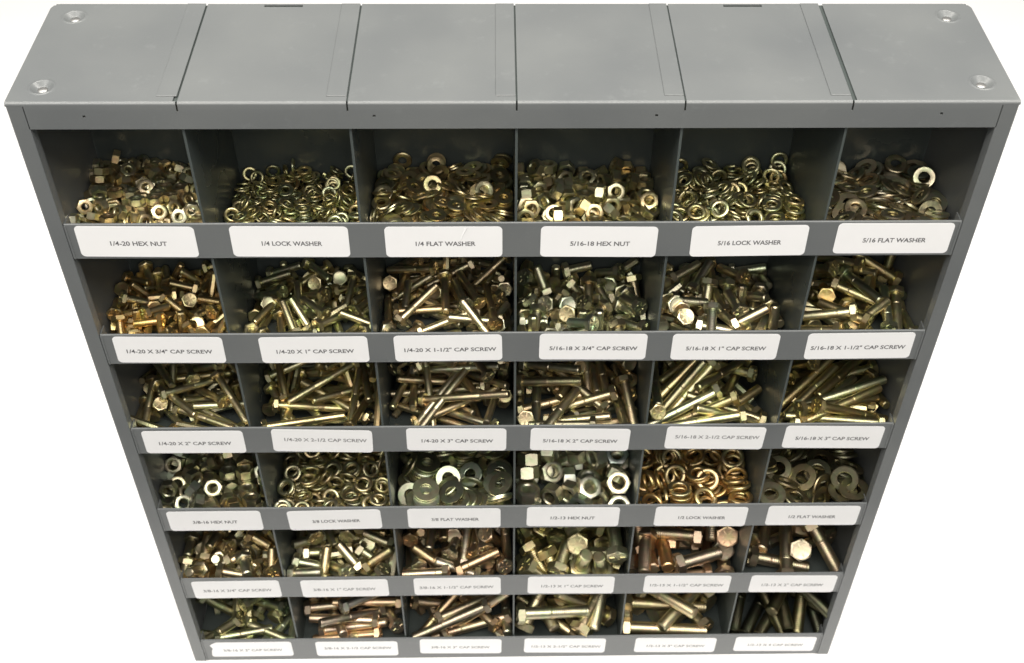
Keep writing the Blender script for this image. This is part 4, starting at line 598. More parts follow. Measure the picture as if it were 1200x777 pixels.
-68,844,-372,377,-97,308,60,-120,635,-355,307,4,351,181,147,735,-388,175,307,-103,-339,320,838,-364,78,-227,-10,-439,-218,257,-249,363,262,-79,209,-290,873,-342,371,129,-222,-215,-325,381,-287,16,-316,-66,381,299,876,-285,17,452,8,-212,-215,105,-209,237,160,-311,-268,-316,688,-299,259,-133,-243,326,34,609,-306,166,-395,-120,228,209,804,-334,383,219,-169,163,
108,137,-218,394,167,-235,109,309,159,-224,80,-93,267,-404,-308,213,-208,69,493,-51,7,112,804,-341,397,104,-191,-213,319,551,-235,268,-201,-330,-170,-195,775,-341,428,61,216,-129,-289,831,-262,263,197,-114,-360,-57,206,-237,304,-65,-357,-160,-364,154,-201,371,308,105,-80,-45,157,-177,271,-115,-373,156,-99,484,-229,359,207,-81,268,106,607,-275,228,-169,-206,-356,
-26,597,-251,130,-96,-176,-439,-33,308,-267,260,177,-299,-248,366,812,-319,209,-285,-303,-182,99,278,-208,60,-113,301,-378,-166,798,-260,230,-94,-367,231,-57,734,-249,204,86,-404,194,126,440,-202,202,228,-232,322,-39,310,-200,177,-160,-240,-368,294,589,-282,343,-284,213,81,51,516,-268,108,167,-301,346,326,245,-193,51,366,334,-47,231,556,-235,74,207,-375,-247,
170,767,-237,388,183,234,-106,255,863,-294,43,-392,-30,306,-219,347,-233,382,143,-47,285,161,257,-142,-32,-414,-61,271,-181,474,-200,-160,-300,107,350,-5,879,-427,379,18,-326,15,-182,730,-388,211,-254,212,-310,21,698,-376,107,-344,-29,345,-223,389,-290,40,291,-114,388,-214,876,-429,204,-254,209,-316,262,875,-429,374,59,-326,-25,320,589,-347,148,205,-203,381,
-10,446,-307,384,194,-215,137,262,403,-294,318,217,-245,-204,-361,396,-261,182,138,322,-307,-293,806,-409,353,17,-345,-76,312,783,-370,341,335,135,57,62,831,-386,309,98,298,238,62,634,-333,278,268,-273,-162,203,709,-382,135,-209,-324,-288,-234,488,-319,205,144,-332,-277,363,410,-243,301,-376,-118,-61,-198,238,-248,92,-110,270,-396,176,502,-267,27,189,458,-64,
-300,772,-346,92,332,104,-347,249,659,-324,123,-122,-307,-355,-3,777,-341,348,73,-250,-246,-139,815,-318,315,-338,-72,-178,-257,613,-354,177,-363,85,283,-325,781,-287,38,142,-258,402,72,804,-325,344,89,329,-125,-299,613,-301,271,171,-383,29,-114,566,-319,221,-390,149,164,240,315,-269,183,-221,-231,338,-226,465,-229,396,261,-65,144,242,221,-215,349,334,-112,-65,
23,818,-269,143,-138,297,349,-292,822,-249,217,-413,176,-39,-331,564,-236,301,268,-112,274,-262,478,-228,42,60,-205,450,362,319,-271,346,259,130,-215,343,831,-179,21,341,354,-89,-230,214,-202,130,273,-47,396,49,554,-206,369,-208,-251,88,80,574,-152,337,-289,-225,-47,217,358,-189,217,229,-303,243,298,417,-217,221,-210,-230,-323,-151,745,-178,418,210,107,140,
12,784,-147,265,-60,302,-291,-50,284,-132,230,-67,333,-286,259,746,-181,214,358,223,162,-129,549,-196,-196,-158,-192,387,-142,291,-136,229,269,110,336,70,304,-184,-133,-383,-69,284,-226,620,-358,41,-51,286,-405,75,519,-328,308,289,-64,260,119,601,-350,296,68,287,-275,319,649,-363,203,205,-202,355,-362,522,-328,14,35,-286,408,-60,532,-332,347,258,-132,214,
51,737,-336,87,-128,-392,-270,253,579,-346,41,-49,286,-405,206,877,-432,164,314,130,328,52,391,-266,212,-124,-345,-266,-134,581,-308,30,29,-429,-254,-188,433,-256,373,-206,-260,-28,195,77,-199,364,-6,-342,-18,177,672,-338,195,-146,-397,-181,52,167,-228,294,207,271,218,-151,876,-375,18,-405,-58,287,258,880,-321,151,-327,199,-284,130,837,-204,53,354,-346,48,
-264,423,-301,174,181,-228,368,289,704,-305,260,-242,-333,-114,-318,762,-370,115,-42,-409,-260,-287,736,-291,260,-376,26,202,72,675,-236,410,87,261,-78,73,753,-276,145,-214,243,-352,-117,791,-254,387,51,248,-190,-119,715,-287,134,-406,20,258,-139,362,-205,353,64,348,-13,67,796,-209,100,-374,119,293,-361,575,-253,55,15,257,-425,-202,106,-210,8,-331,54,-371,
-309,777,-231,239,-248,251,262,-312,371,-161,289,-237,-210,-257,146,285,-229,44,329,-143,345,34,273,-198,130,-352,13,330,219,363,-179,266,-252,253,-228,104,467,-246,259,-197,380,2,60,439,-155,358,80,296,-167,-55,592,-156,344,95,-347,-52,-28,617,-98,284,233,150,304,-183,557,-113,215,-154,225,359,-93,637,-69,340,234,242,-146,-276,621,-104,287,-206,-325,-140,
-139,345,-83,162,-347,96,308,-263,378,-257,-331,-21,-123,354,-56,419,-71,387,149,-278,31,221,379,-99,-16,-166,267,389,-8,820,-422,126,316,-150,-335,-158,620,-341,268,328,31,-264,121,613,-335,56,157,277,-381,-119,750,-364,350,-280,221,-8,213,885,-290,72,428,222,110,33,754,-364,41,-273,-224,-352,-369,429,-310,274,-335,204,144,-253,642,-322,263,-410,-110,20,
214,767,-326,173,-283,298,-226,57,746,-302,249,191,-287,-263,-99,638,-305,276,-148,371,-120,-369,705,-323,240,142,-188,370,331,670,-321,141,-79,343,326,-57,706,-303,87,-360,-37,334,240,696,-250,168,-9,330,-336,357,627,-276,316,365,106,-75,241,789,-236,102,-131,-57,468,-215,381,-261,196,53,-353,-290,50,884,-440,331,-125,319,-151,-134,855,-272,346,118,259,221,
74,637,-266,42,386,165,-268,-373,280,-214,93,-91,364,317,106,408,-274,314,267,-235,-157,-105,554,-265,127,201,315,-307,267,737,-119,26,307,-305,249,-371,738,-247,243,-429,-65,-53,291,391,-228,360,-332,-69,71,-226,733,-241,84,-226,308,311,160,165,-234,328,-14,-362,-104,26,138,-227,90,-359,2,337,-31,672,-228,246,-192,219,324,-295,481,-208,257,315,-222,189,
45,517,-252,27,-262,-154,396,-227,763,-194,108,-311,149,345,121,137,-179,111,-276,199,-349,10,671,-178,203,382,92,234,-92,784,-145,293,26,-347,-207,-86,678,-122,82,333,-159,-327,85,784,-65,351,7,301,-190,139,696,-126,2,324,-174,339,370,680,-148,354,276,121,-184,171,653,-62,293,347,180,107,-171,133,-169,308,232,300,108,-242,292,-173,377,-276,-176,8,
-92,320,-159,395,24,-305,27,188,439,-129,258,-359,154,-176,197,273,-130,298,388,-96,41,243,609,-89,293,-228,-256,-216,251,273,-137,170,61,-292,364,-174,585,-26,122,398,-65,-268,-299,539,-15,44,185,-375,271,16,471,-60,166,141,314,323,-137,161,-127,335,-56,-340,138,95,368,-171,-309,-98,-372,78,-212,460,-192,316,-387,23,1,189,553,-345,382,148,277,-71,
234,563,-303,243,267,-68,339,-33,844,-429,333,-148,318,-128,-143,696,-354,360,178,286,-82,46,774,-310,336,-135,328,-110,47,811,-386,145,350,95,312,-168,850,-323,369,64,-331,-11,169,832,-349,35,-381,17,-322,-50,869,-282,23,331,-32,-372,82,683,-273,353,-319,-81,-130,83,797,-207,268,248,198,279,60,853,-199,126,-337,-109,329,98,634,-232,45,258,-314,288,
-24,567,-271,91,364,-192,-270,-86,479,-266,82,-404,12,283,165,456,-242,79,172,291,360,-6,193,-243,253,-322,-169,232,-208,500,-254,88,-308,219,315,151,274,-234,92,334,185,309,-201,593,-268,293,-311,-260,-2,-321,539,-216,206,229,240,-312,-170,752,-161,252,-186,-343,185,-144,811,-143,7,405,15,-293,-136,851,-107,40,-254,45,-427,-261,594,-191,112,229,354,-244,
-200,679,-134,230,-121,256,342,-298,515,-145,320,-221,141,281,153,650,-215,24,408,208,199,180,674,-173,120,363,243,212,196,607,-237,189,154,414,138,170,699,-116,217,-230,349,-168,139,562,-115,403,-162,-176,-174,318,586,-110,213,282,-231,268,349,684,-88,91,-94,394,279,370,262,-96,115,212,372,-231,212,720,-29,99,169,336,314,-195,723,-5,277,40,-378,170,
-61,491,-195,363,2,343,14,-81,276,-232,283,-81,341,-216,57,257,-181,17,-280,171,-377,299,430,-174,229,-243,314,201,13,288,-137,189,359,-35,-290,-250,547,-173,176,-251,316,237,-272,640,-148,313,-335,-69,-187,-26,536,-162,223,-307,247,-211,128,593,-151,99,-381,147,271,1,536,-33,210,199,-353,-205,-191,646,25,381,232,-224,23,113,600,83,220,57,350,-274,
-144,398,-82,206,358,260,-108,-85,335,-97,93,115,288,381,-15,337,-49,-338,311,-28,195,66,266,-15,-35,-380,153,284,-8,518,-336,379,121,-300,41,102,508,-333,353,259,-190,-150,109,642,-330,206,-26,280,-359,-163,681,-351,284,-365,54,-182,217,630,-319,361,284,13,198,-103,783,-308,126,-263,-198,354,108,795,-338,36,-370,-72,-327,82,637,-280,236,-299,181,268,
97,851,-239,145,-345,165,-287,74,583,-234,190,129,-355,267,370,570,-249,396,204,-115,197,-106,480,-247,295,-142,-364,-102,-190,629,-213,129,-247,-177,-375,-84,638,-108,284,0,-334,-241,48,554,-78,216,304,-146,300,119,606,-32,348,191,288,95,-33,601,-41,187,235,-297,-267,50,774,-118,8,-393,156,-267,374,634,-33,176,-450,118,54,173,669,-9,49,-162,-224,413,
324,674,-41,113,-228,-389,-185,73,662,-1,407,95,-215,170,176,720,17,141,-431,65,199,15,679,24,317,141,-358,35,-63,678,49,287,-352,206,-39,-201,409,-243,136,370,-133,-277,287,251,-182,391,311,14,22,-270,338,-198,329,356,83,-92,338,293,-124,365,-265,88,197,275,555,-197,59,-96,315,-372,146,443,-205,72,136,-356,315,73,602,-125,349,-208,-160,-244,
182,602,-159,99,-127,299,367,76,372,-170,142,-283,79,-379,-137,224,-137,111,-95,-346,330,-32,222,-196,150,-338,-171,290,-193,584,-67,263,-4,-405,-130,-210,445,-64,176,-369,-145,249,-350,332,-277,39,27,-199,456,48,433,-153,-144,141,-368,272,-78,150,-162,-42,328,-70,369,-140,643,-364,139,318,-137,-333,208,797,-409,260,-328,160,-223,-177,748,-348,159,-404,-117,-218,
25,781,-369,234,-379,129,-186,-258,678,-234,35,189,195,-419,163,667,-332,341,249,-226,144,27,732,-310,324,-211,292,123,99,696,-305,120,295,217,-318,1,719,-246,288,-321,61,-245,215,680,-283,144,247,319,258,-363,723,-387,160,-179,348,267,136,358,-280,377,79,-311,69,213,586,-287,102,-409,30,-267,-139,538,-229,275,233,337,-81,204,458,-312,216,155,332,263,
177,221,-244,102,312,171,336,-211,881,-294,9,380,8,-325,-112,675,-198,73,78,425,241,364,725,-243,218,-236,-295,-244,322,510,-252,199,262,-251,280,-364,731,-151,74,-57,-235,-431,-43,679,-185,325,-363,16,-113,-10,580,-146,187,-38,362,287,326,675,-165,386,286,116,-80,-13,115,-214,334,-142,317,-134,274,716,-128,429,231,97,59,-71,710,-133,335,274,-19,249,
-211,751,-182,196,-206,-410,35,-243,762,-127,229,-268,-351,-51,212,876,-143,322,-94,355,-108,145,282,-185,319,286,-243,-86,243,575,-185,208,35,-329,312,163,648,-144,380,115,297,-65,-28,687,-94,329,-5,312,210,-175,465,-78,139,146,205,409,-16,219,-110,367,-151,207,-223,171,180,-125,94,-416,88,-245,-124,254,-107,1,271,83,412,158,509,-38,167,111,364,279,
-79,400,-96,417,-189,122,-159,-192,358,-115,48,407,183,-220,-309,520,-110,309,-355,-123,-115,-350,376,-212,-186,-66,-229,398,168,276,-162,168,370,100,273,-6,104,-71,-257,249,-204,283,10,880,-309,305,-170,308,-183,76,775,-345,325,-63,373,-33,115,849,-377,19,-383,-16,-321,173,686,-298,258,90,347,235,-110,690,-320,284,-110,-364,158,-290,678,-283,309,-224,-257,-196,
-213,607,-237,264,213,-274,244,-134,573,-263,299,295,-210,173,90,371,-288,257,-328,162,-223,-164,881,-184,6,337,7,-370,130,465,-225,192,-10,366,-280,207,645,-247,216,2,403,-203,214,474,-236,208,345,-88,283,161,85,-206,224,-286,202,-279,-94,834,-129,202,-193,-380,165,-142,621,-186,285,392,61,104,-81,656,-178,408,-257,-68,111,-29,600,-122,133,-313,-61,-362,
-53,472,-118,76,-93,236,424,72,339,-109,255,314,233,-180,12,524,-100,327,-205,134,288,-368,657,-92,277,-220,230,269,69,677,-210,356,168,-304,-52,116,621,-236,356,59,315,144,-166,368,-170,83,343,178,-306,18,141,-121,300,209,291,178,9,249,-86,255,-150,-276,294,38,326,-85,315,-8,-375,101,168,598,-127,80,187,304,341,-158,470,-147,79,-233,-325,289,
-217,708,-207,424,84,174,-181,92,197,-106,212,-186,-176,373,13,219,-83,-140,-363,-10,313,-11,510,-327,180,174,239,-360,83,486,-320,343,264,131,-213,76,876,-432,326,-135,318,-156,-127,516,-329,31,-39,-293,402,-78,683,-318,324,-35,-333,181,-156,698,-266,352,37,-294,197,157,669,-282,223,372,4,249,317,632,-262,281,-392,74,109,115,861,-224,185,-308,238,-253,
21,574,-174,386,-245,-141,144,141,553,-196,203,404,20,212,-10,441,-237,304,61,-360,-156,-82,387,-222,298,-251,-270,159,-69,292,-163,207,-79,-368,257,104,349,-140,201,-328,-38,-317,-13,91,-156,208,272,-166,-324,-344,368,-295,71,494,-25,4,-375,556,-324,213,-282,213,-282,-26,564,-351,63,447,213,-30,200,288,-272,297,-42,55,396,-239,334,-257,114,203,-428,-111,
-101,296,-250,84,-244,-312,-293,-46,212,-226,296,-392,-58,77,89,348,-265,324,-232,-300,33,112,524,-306,277,206,219,-287,279,501,-308,355,54,-346,-33,-345,136,-228,315,-44,-54,-382,-348,673,-382,46,326,372,-52,199,404,-305,245,-34,-60,-430,343,333,-285,35,250,427,-60,-112,379,-273,372,203,-232,128,206,530,-310,94,341,90,341,352,123,-191,291,-386,-103,-78,
127,189,-219,395,298,56,42,-342,255,-263,69,495,-23,3,40,459,-296,293,-312,244,84,-166,692,-358,305,21,246,-310,223,648,-274,19,-309,132,-370,153,128,-202,230,-363,161,198,140,718,-293,452,88,-164,104,-105,567,-254,34,246,-1,434,-231,627,-272,331,-214,-303,52,-345,722,-289,150,106,233,-402,51,480,-207,487,-68,12,89,-226,510,-240,272,-360,-129,172,
208,319,-209,69,495,20,-3,-8,372,-264,250,-136,-396,109,184,431,-241,0,3,495,-69,-194,444,-219,141,-163,277,-356,-166,570,-328,3,328,-89,367,-342,319,-185,258,-348,193,159,120,646,-227,276,-63,-401,-96,-306,493,-303,330,-62,300,-218,15,584,-263,94,458,148,98,-233,221,-223,184,-325,-332,-3,155,558,-200,354,328,-21,129,19,748,-306,82,11,-250,425,
-339,628,-256,245,-40,205,382,-214,804,-316,386,210,-101,217,-90,658,-288,325,-368,-64,-65,346,364,-222,77,-11,68,489,256,211,-179,4,31,-494,69,-89,470,-282,5,9,347,-360,-18,151,-208,214,-146,-368,-218,85,246,-236,198,-161,-363,-230,172,466,-180,184,-26,64,460,-325,668,-192,373,-222,-28,-246,-58,579,-194,241,54,-431,-55,-223,753,-269,105,-174,-407,-208,
23,682,-226,134,231,402,-130,297,484,-200,437,168,-46,169,-172,320,-189,222,-26,423,-144,344,389,-158,29,-4,-69,-494,-351,552,-201,327,135,-125,331,-124,206,-177,342,-105,-206,282,-305,402,-240,385,160,-46,272,-21,303,-156,-433,-140,-82,190,-188,864,-353,27,29,-231,442,270,198,-246,64,-9,69,491,-187,106,-220,48,346,-354,50,341,861,-435,60,429,248,-35,
-343,792,-416,69,495,0,0,221,634,-371,257,-36,-59,-423,-216,445,-317,417,-58,37,267,-222,756,-405,366,-51,-47,-334,334,591,-329,427,234,-80,-81,105,587,-333,198,153,-260,347,-260,598,-360,326,-46,52,372,350,675,-382,143,-20,-66,-474,-23,681,-384,61,437,-233,33,-293,889,-414,306,306,177,-177,294,778,-388,301,-399,-1,1,174,859,-302,46,342,43,360,
-77,748,-302,19,394,-23,-306,45,889,-394,170,170,-310,310,-343,800,-347,59,421,-261,37,-141,886,-233,342,-364,-17,-18,74,822,-329,262,-345,201,148,-62,864,-322,0,244,-436,0,306,737,-300,444,227,-13,31,-352,852,-290,67,478,-128,18,344,567,-223,353,128,-195,266,374,672,-235,236,-265,238,-260,42,861,-244,429,-60,35,248,-296,358,-286,2,282,-411,-37,
-167,259,-251,17,-31,495,61,-332,431,-332,386,-54,44,310,-22,614,-342,319,-51,114,364,-339,192,-229,55,5,80,-490,-211,202,-235,64,-494,45,-8,-146,381,-283,426,-60,-35,-253,143,371,-282,306,87,-76,-378,5,179,-218,339,-47,-140,337,-269,403,-244,60,-487,-95,17,-18,381,-283,65,465,-170,24,273,585,-324,390,238,143,-144,273,239,-212,233,-101,124,413,
-37,505,-198,73,-32,488,72,109,507,-279,20,-444,-219,-68,-129,407,-257,49,348,-352,49,261,368,-245,112,124,-116,457,-188,517,-288,1,10,495,-69,-266,337,-221,318,42,-17,383,138,619,-319,253,-20,-68,425,-12,385,-199,139,184,306,-322,-154,516,-254,34,244,-431,60,-338,516,-221,378,-14,-89,315,260,149,-148,127,-324,-359,3,177,628,-259,463,-61,-19,-178,
343,640,-229,419,265,32,52,73,470,-260,491,41,-58,60,-142,376,-212,104,-4,-45,-487,-344,700,-279,361,7,-2,-346,-222,242,-181,17,76,489,-68,-42,472,-175,81,-488,38,-62,335,404,-240,254,-135,-305,273,-265,599,-263,137,461,119,-70,143,193,-162,274,-39,58,412,324,329,-212,428,208,-105,110,-344,316,-192,421,113,-37,-242,44,612,-259,335,-93,160,322,
46,629,-231,426,-143,117,184,121,204,-131,492,-69,8,54,-199,375,-177,211,-12,36,452,-344,98,-157,472,78,-20,144,76,411,-187,393,-297,86,15,-75,387,-144,124,342,327,102,-343,551,-181,90,-68,-60,483,225,532,-246,203,167,-52,422,-341,303,-158,102,-464,143,-61,80,304,-202,21,482,69,114,-157,575,-203,48,343,357,-50,-137,588,-241,478,-67,18,127,
44,109,-188,381,255,121,159,327,321,-165,140,26,-232,419,-274,695,-228,152,-439,-55,176,74,634,-173,141,4,-473,78,321,551,-216,305,-303,-240,88,-353,672,-199,134,-141,-241,392,91,492,-184,71,-352,348,-3,211,283,-183,106,85,-453,161,-38,658,-201,351,-135,-118,308,-200,368,-143,499,-38,4,0,-210,681,-202,404,167,-46,239,-18,109,-128,112,-5,487,-11,
-214,97,-142,306,128,52,-370,-320,447,-174,120,-458,-152,-53,-192,456,-159,203,-146,-290,-322,94,501,-216,69,-414,271,-17,-346,101,-122,41,-230,-437,-69,-95,203,-177,364,-159,120,279,316,153,-104,4,-463,-184,43,-344,286,-129,412,114,-32,-257,201,283,-97,64,38,-19,494,-36,265,-225,-54,-97,-177,454,-25,564,-369,492,-69,8,58,-159,885,-410,253,135,-264,313,
213,379,-316,408,-57,39,281,-169,742,-420,375,-52,-45,-324,-43,724,-415,221,-31,-62,-443,-7,442,-335,69,490,74,-10,171,178,-259,51,365,334,-47,-325,257,-259,490,21,22,96,345,735,-418,447,-63,-30,-213,199,735,-418,12,87,-487,68,132,480,-345,490,-69,10,69,-345,729,-393,154,5,-29,475,75,222,-251,93,106,468,-104,-169,461,-340,2,15,495,-69,
316,656,-345,111,-94,-405,-254,-152,336,-304,5,39,-494,69,345,410,-326,62,445,-217,30,-315,599,-380,65,463,176,-25,-2,318,-299,423,-59,-36,-258,317,116,-242,45,324,374,-52,182,668,-371,276,-17,-57,413,12,857,-452,398,-55,39,295,324,270,-285,54,388,-308,43,205,902,-414,326,-347,116,99,-344,856,-452,62,460,185,-26,-160,618,-385,132,-18,67,477,
321,857,-453,468,-60,25,162,-220,762,-392,181,-25,65,461,281,619,-333,395,275,-37,132,196,820,-408,135,-11,-76,-475,-345,615,-350,1,14,495,-69,331,507,-321,121,-21,77,479,311,730,-383,178,-25,-65,-462,-160,627,-354,162,-23,-66,-468,5,514,-271,149,230,-295,-296,322,866,-373,462,186,-9,42,333,173,-224,475,-66,-20,-141,142,542,-299,43,-493,-47,-56,
-332,491,-315,65,464,-173,24,-181,857,-402,275,-397,-68,-109,202,856,-316,50,341,357,-58,-345,746,-350,44,-316,382,41,-72,734,-348,409,-146,98,-228,-166,503,-318,413,-58,-38,-274,194,147,-217,46,327,372,-52,-11,857,-413,27,444,-224,44,143,621,-351,64,58,41,-491,227,443,-284,2,-234,-387,214,-154,637,-323,7,51,492,-69,288,739,-352,69,495,-16,2,
93,858,-359,41,307,-382,93,-188,764,-359,415,-58,-38,-270,-343,138,-213,67,-422,256,45,-36,856,-382,6,-208,452,-51,117,346,-257,374,70,-92,-311,-320,716,-318,12,13,41,-498,8,633,-319,362,-113,-52,-322,167,796,-367,455,-65,-41,-193,170,161,-187,492,-69,-7,-52,-329,590,-287,94,366,304,-122,-213,141,-217,61,-417,268,23,37,740,-386,162,372,-287,-55,
-282,888,-310,227,213,216,-326,-342,488,-280,68,483,-111,16,-98,123,-208,121,-216,-433,28,345,522,-291,60,-8,-79,-490,-345,103,-190,64,6,80,-489,152,749,-319,22,63,490,-72,-69,106,-189,431,81,95,220,-199,834,-230,224,61,-186,-402,-196,795,-334,329,-46,-52,-370,77,756,-379,81,-157,-69,-463,-306,860,-302,252,230,198,-307,92,331,-233,33,471,121,111,
280,740,-301,86,430,-222,92,-142,639,-289,348,-49,50,353,-38,858,-349,477,-49,-14,142,85,856,-303,277,54,-94,-402,382,407,-241,342,-107,347,-40,-302,783,-268,338,-152,170,290,331,841,-262,36,-72,-458,-183,343,675,-234,109,-74,-416,-244,-14,724,-293,276,88,153,378,-216,118,-170,350,44,-131,329,-45,847,-315,93,18,-48,-489,-138,859,-248,191,231,398,-42,
-178,809,-304,489,-69,11,76,345,98,-172,164,-254,-398,-19,-343,860,-229,12,-109,-134,469,122,856,-251,3,98,-47,-488,270,736,-264,395,-72,-103,-279,98,728,-278,482,-7,-107,77,28,759,-231,34,290,43,-403,89,857,-229,160,-108,12,461,-36,844,-219,244,-164,25,404,-346,859,-160,308,94,-78,-375,195,752,-232,117,-388,163,-243,345,830,-228,29,-54,-461,-184,
393,221,-154,150,319,-149,-322,115,727,-234,92,-289,394,-55,-346,786,-200,49,125,-5,-482,247,811,-222,74,430,112,217,-54,857,-284,33,475,-148,39,-112,744,-253,374,-144,162,-252,-297,226,-236,6,453,-210,-27,231,509,-298,267,-39,69,415,-260,261,-217,335,-12,27,-370,-250,218,-196,456,21,42,-200,-317,408,-234,0,-465,-178,44,317,141,-192,3,-289,408,6,
-317,623,-226,492,-78,38,12,-5,188,-191,364,44,1,340,-280,444,-203,439,6,44,235,-209,135,-174,31,-27,-497,-34,316,633,-262,92,453,-189,23,-104,466,-241,207,-67,51,448,245,194,-152,5,-297,-402,-4,130,552,-258,65,477,-95,94,317,695,-229,0,265,424,4,-76,509,-182,16,-431,253,2,258,529,-184,22,492,86,-8,281,663,-210,1,169,471,4,
-8,558,-247,425,-111,73,227,258,126,-134,349,4,5,-358,316,91,-41,132,315,-294,216,17,608,-256,129,457,-154,31,259,651,-176,37,493,-72,11,152,126,-118,478,19,-86,-116,-49,398,-184,235,128,-126,403,292,400,-162,109,37,-22,486,-232,395,-150,17,-365,-339,41,114,136,-112,50,-398,289,-72,-188,138,-97,485,41,20,112,319,113,-39,153,-23,-252,-403,
83,296,-179,231,326,-296,50,139,748,-254,112,-356,331,38,318,432,-142,27,-496,45,34,-224,437,-134,34,-160,-472,28,279,596,-131,44,440,-223,67,34,619,-241,481,-131,20,30,-189,143,-77,41,-480,-132,18,-202,687,-149,339,-10,6,367,73,138,-106,370,-59,-65,325,316,300,-118,98,-21,38,-488,-211,443,-117,460,-30,32,-191,51,629,-225,443,-126,-41,-190,
317,398,-127,374,43,4,330,130,353,-211,180,274,239,-292,236,648,-126,255,-115,30,413,-192,192,-50,39,-493,-67,23,29,126,-102,367,57,-66,-328,69,638,-194,477,-114,3,99,-196,470,-102,6,-437,-238,44,378,656,-109,274,-208,-277,235,294,269,-99,36,-490,-89,18,113,661,-153,305,-119,16,378,325,228,-38,33,430,221,123,-17,197,-89,38,351,346,71,
-83,604,-156,168,439,169,-25,-49,290,-141,96,-141,6,470,-316,458,-100,238,57,436,-7,109,414,-166,-296,-130,-10,381,-308,246,-179,58,-6,-189,459,-300,301,-272,27,-159,-473,3,103,299,-301,69,495,5,-1,203,446,-343,26,184,460,-64,-29,640,-398,9,66,491,-69,74,485,-338,43,359,-338,75,317,830,-448,31,280,-411,48,-317,419,-335,67,481,-117,16,
289,334,-283,316,5,-4,388,309,834,-418,380,-71,49,313,-133,676,-388,425,-59,36,255,267,457,-326,55,-8,-69,-492,120,495,-281,479,-42,-124,-59,-306,240,-254,185,27,5,464,-316,426,-300,116,14,34,485,299,283,-265,6,-491,94,2,-313,637,-374,182,-38,-94,-455,229,503,-316,127,-25,-75,-477,-129,196,-260,20,363,-340,48,-86,665,-347,23,-331,-358,108,
-297,606,-340,48,234,430,-89,317,658,-362,69,495,10,1,9,474,-310,195,80,-99,-442,6,652,-358,85,-50,-485,73,-285,485,-265,345,-7,26,-360,-34,464,-307,94,-127,467,-86,-317,822,-382,16,495,-64,24,-117,299,-260,496,-62,-18,15,-71,845,-298,163,-223,-404,-104,283,188,-210,4,-227,-446,-5,-316,825,-363,1,-363,343,-29,15,242,-226,413,9,43,-279,
102,669,-376,75,-59,-485,74,-317,690,-306,28,484,-123,7,316,640,-307,101,-5,95,480,303,417,-252,42,351,-353,26,-140,471,-323,98,394,292,18,-298,655,-261,84,408,-276,17,-286,464,-223,484,-6,44,116,84,663,-347,32,79,70,488,317,397,-229,49,480,-132,2,-166,141,-198,491,31,36,-80,-317,828,-343,23,55,496,-16,281,653,-289,63,268,-411,71,
-90,465,-279,491,-77,-33,45,276,134,-172,498,7,0,49,296,448,-218,491,-49,3,-78,36,843,-297,86,18,-461,-174,135,687,-351,386,-102,26,-300,-82,503,-269,492,-76,-37,20,-264,830,-308,33,283,-409,39,-216,637,-230,40,440,127,-198,-172,150,-156,51,-25,38,-495,279,464,-201,37,294,-402,32,-258,829,-288,55,-11,-50,-494,-221,428,-193,209,-44,3,-452,
311,833,-294,432,-62,41,240,-185,658,-242,3,-180,-92,-457,-242,425,-169,414,10,43,276,42,168,-161,498,32,30,19,-317,831,-268,446,-48,-18,-221,144,773,-284,390,116,25,-290,317,832,-274,71,480,120,-23,-182,155,-135,457,21,40,-197,303,839,-236,231,-68,103,426,-310,796,-241,5,96,488,-51,-193,158,-114,28,10,-498,-36,126,759,-274,0,199,443,118,
-162,648,-231,107,-232,-394,171,292,809,-198,484,-123,-4,25,-281,831,-229,478,-50,-9,-136,-111,723,-250,47,193,330,-319,-289,828,-209,27,298,398,-44,74,793,-224,112,-268,405,40,293,838,-192,22,47,482,-121,-290,829,-189,26,212,-450,44,309,838,-169,112,424,235,-51,90,670,-137,21,-304,382,-107,-42,800,-236,57,135,461,125,-277,826,-146,18,189,-459,54,
400,710,-125,78,-345,-78,345,-83,816,-223,31,-388,-285,-133,-106,816,-190,161,-385,270,-56,-318,832,-170,43,439,235,-28,127,834,-169,266,112,40,-406,45,823,-159,323,52,-101,365,-92,683,-373,41,294,-399,56,-321,451,-266,2,-3,-214,452,-55,576,-303,154,-244,315,260,-100,832,-416,56,399,294,-41,318,584,-312,301,-399,1,-1,158,492,-319,68,482,-113,16,
-320,328,-239,301,-399,-7,9,164,231,-212,5,-7,301,-399,271,315,-236,357,269,-179,-135,323,451,-307,7,52,492,-69,-19,293,-229,374,197,-239,121,77,645,-330,138,326,-138,-326,-323,581,-312,273,-362,127,-168,-188,545,-301,240,-318,182,-242,-321,404,-132,233,-100,159,400,333,534,-194,71,-346,-346,-72,169,523,-234,58,413,273,-38,-40,838,-291,282,213,-282,-213,
110,349,-278,17,121,480,-67,315,121,-175,10,18,485,120,-324,612,-194,56,400,292,-41,-146,266,-222,241,-119,374,195,-72,702,-252,125,-218,-334,-275,323,375,-133,177,440,-145,-67,-17,447,-274,219,-290,207,-274,-309,200,-235,32,227,440,-62,-304,490,-89,45,-12,-188,-461,46,156,-190,97,74,387,292,322,528,-98,228,48,89,-434,51,601,-179,22,352,-336,114,
-320,227,-149,33,237,435,-61,-170,536,-49,319,-126,316,-181,-156,629,-165,284,113,-251,306,114,370,-190,264,-37,-59,-419,179,512,-104,42,303,225,326,-147,445,-183,273,151,-72,384,107,240,-111,117,83,-83,472,317,269,-93,416,121,-97,231,-258,691,-376,1,8,495,-69,311,692,-376,248,-35,-60,-429,-320,840,-418,248,-35,-60,-429,-166,829,-321,145,-20,-66,-473,
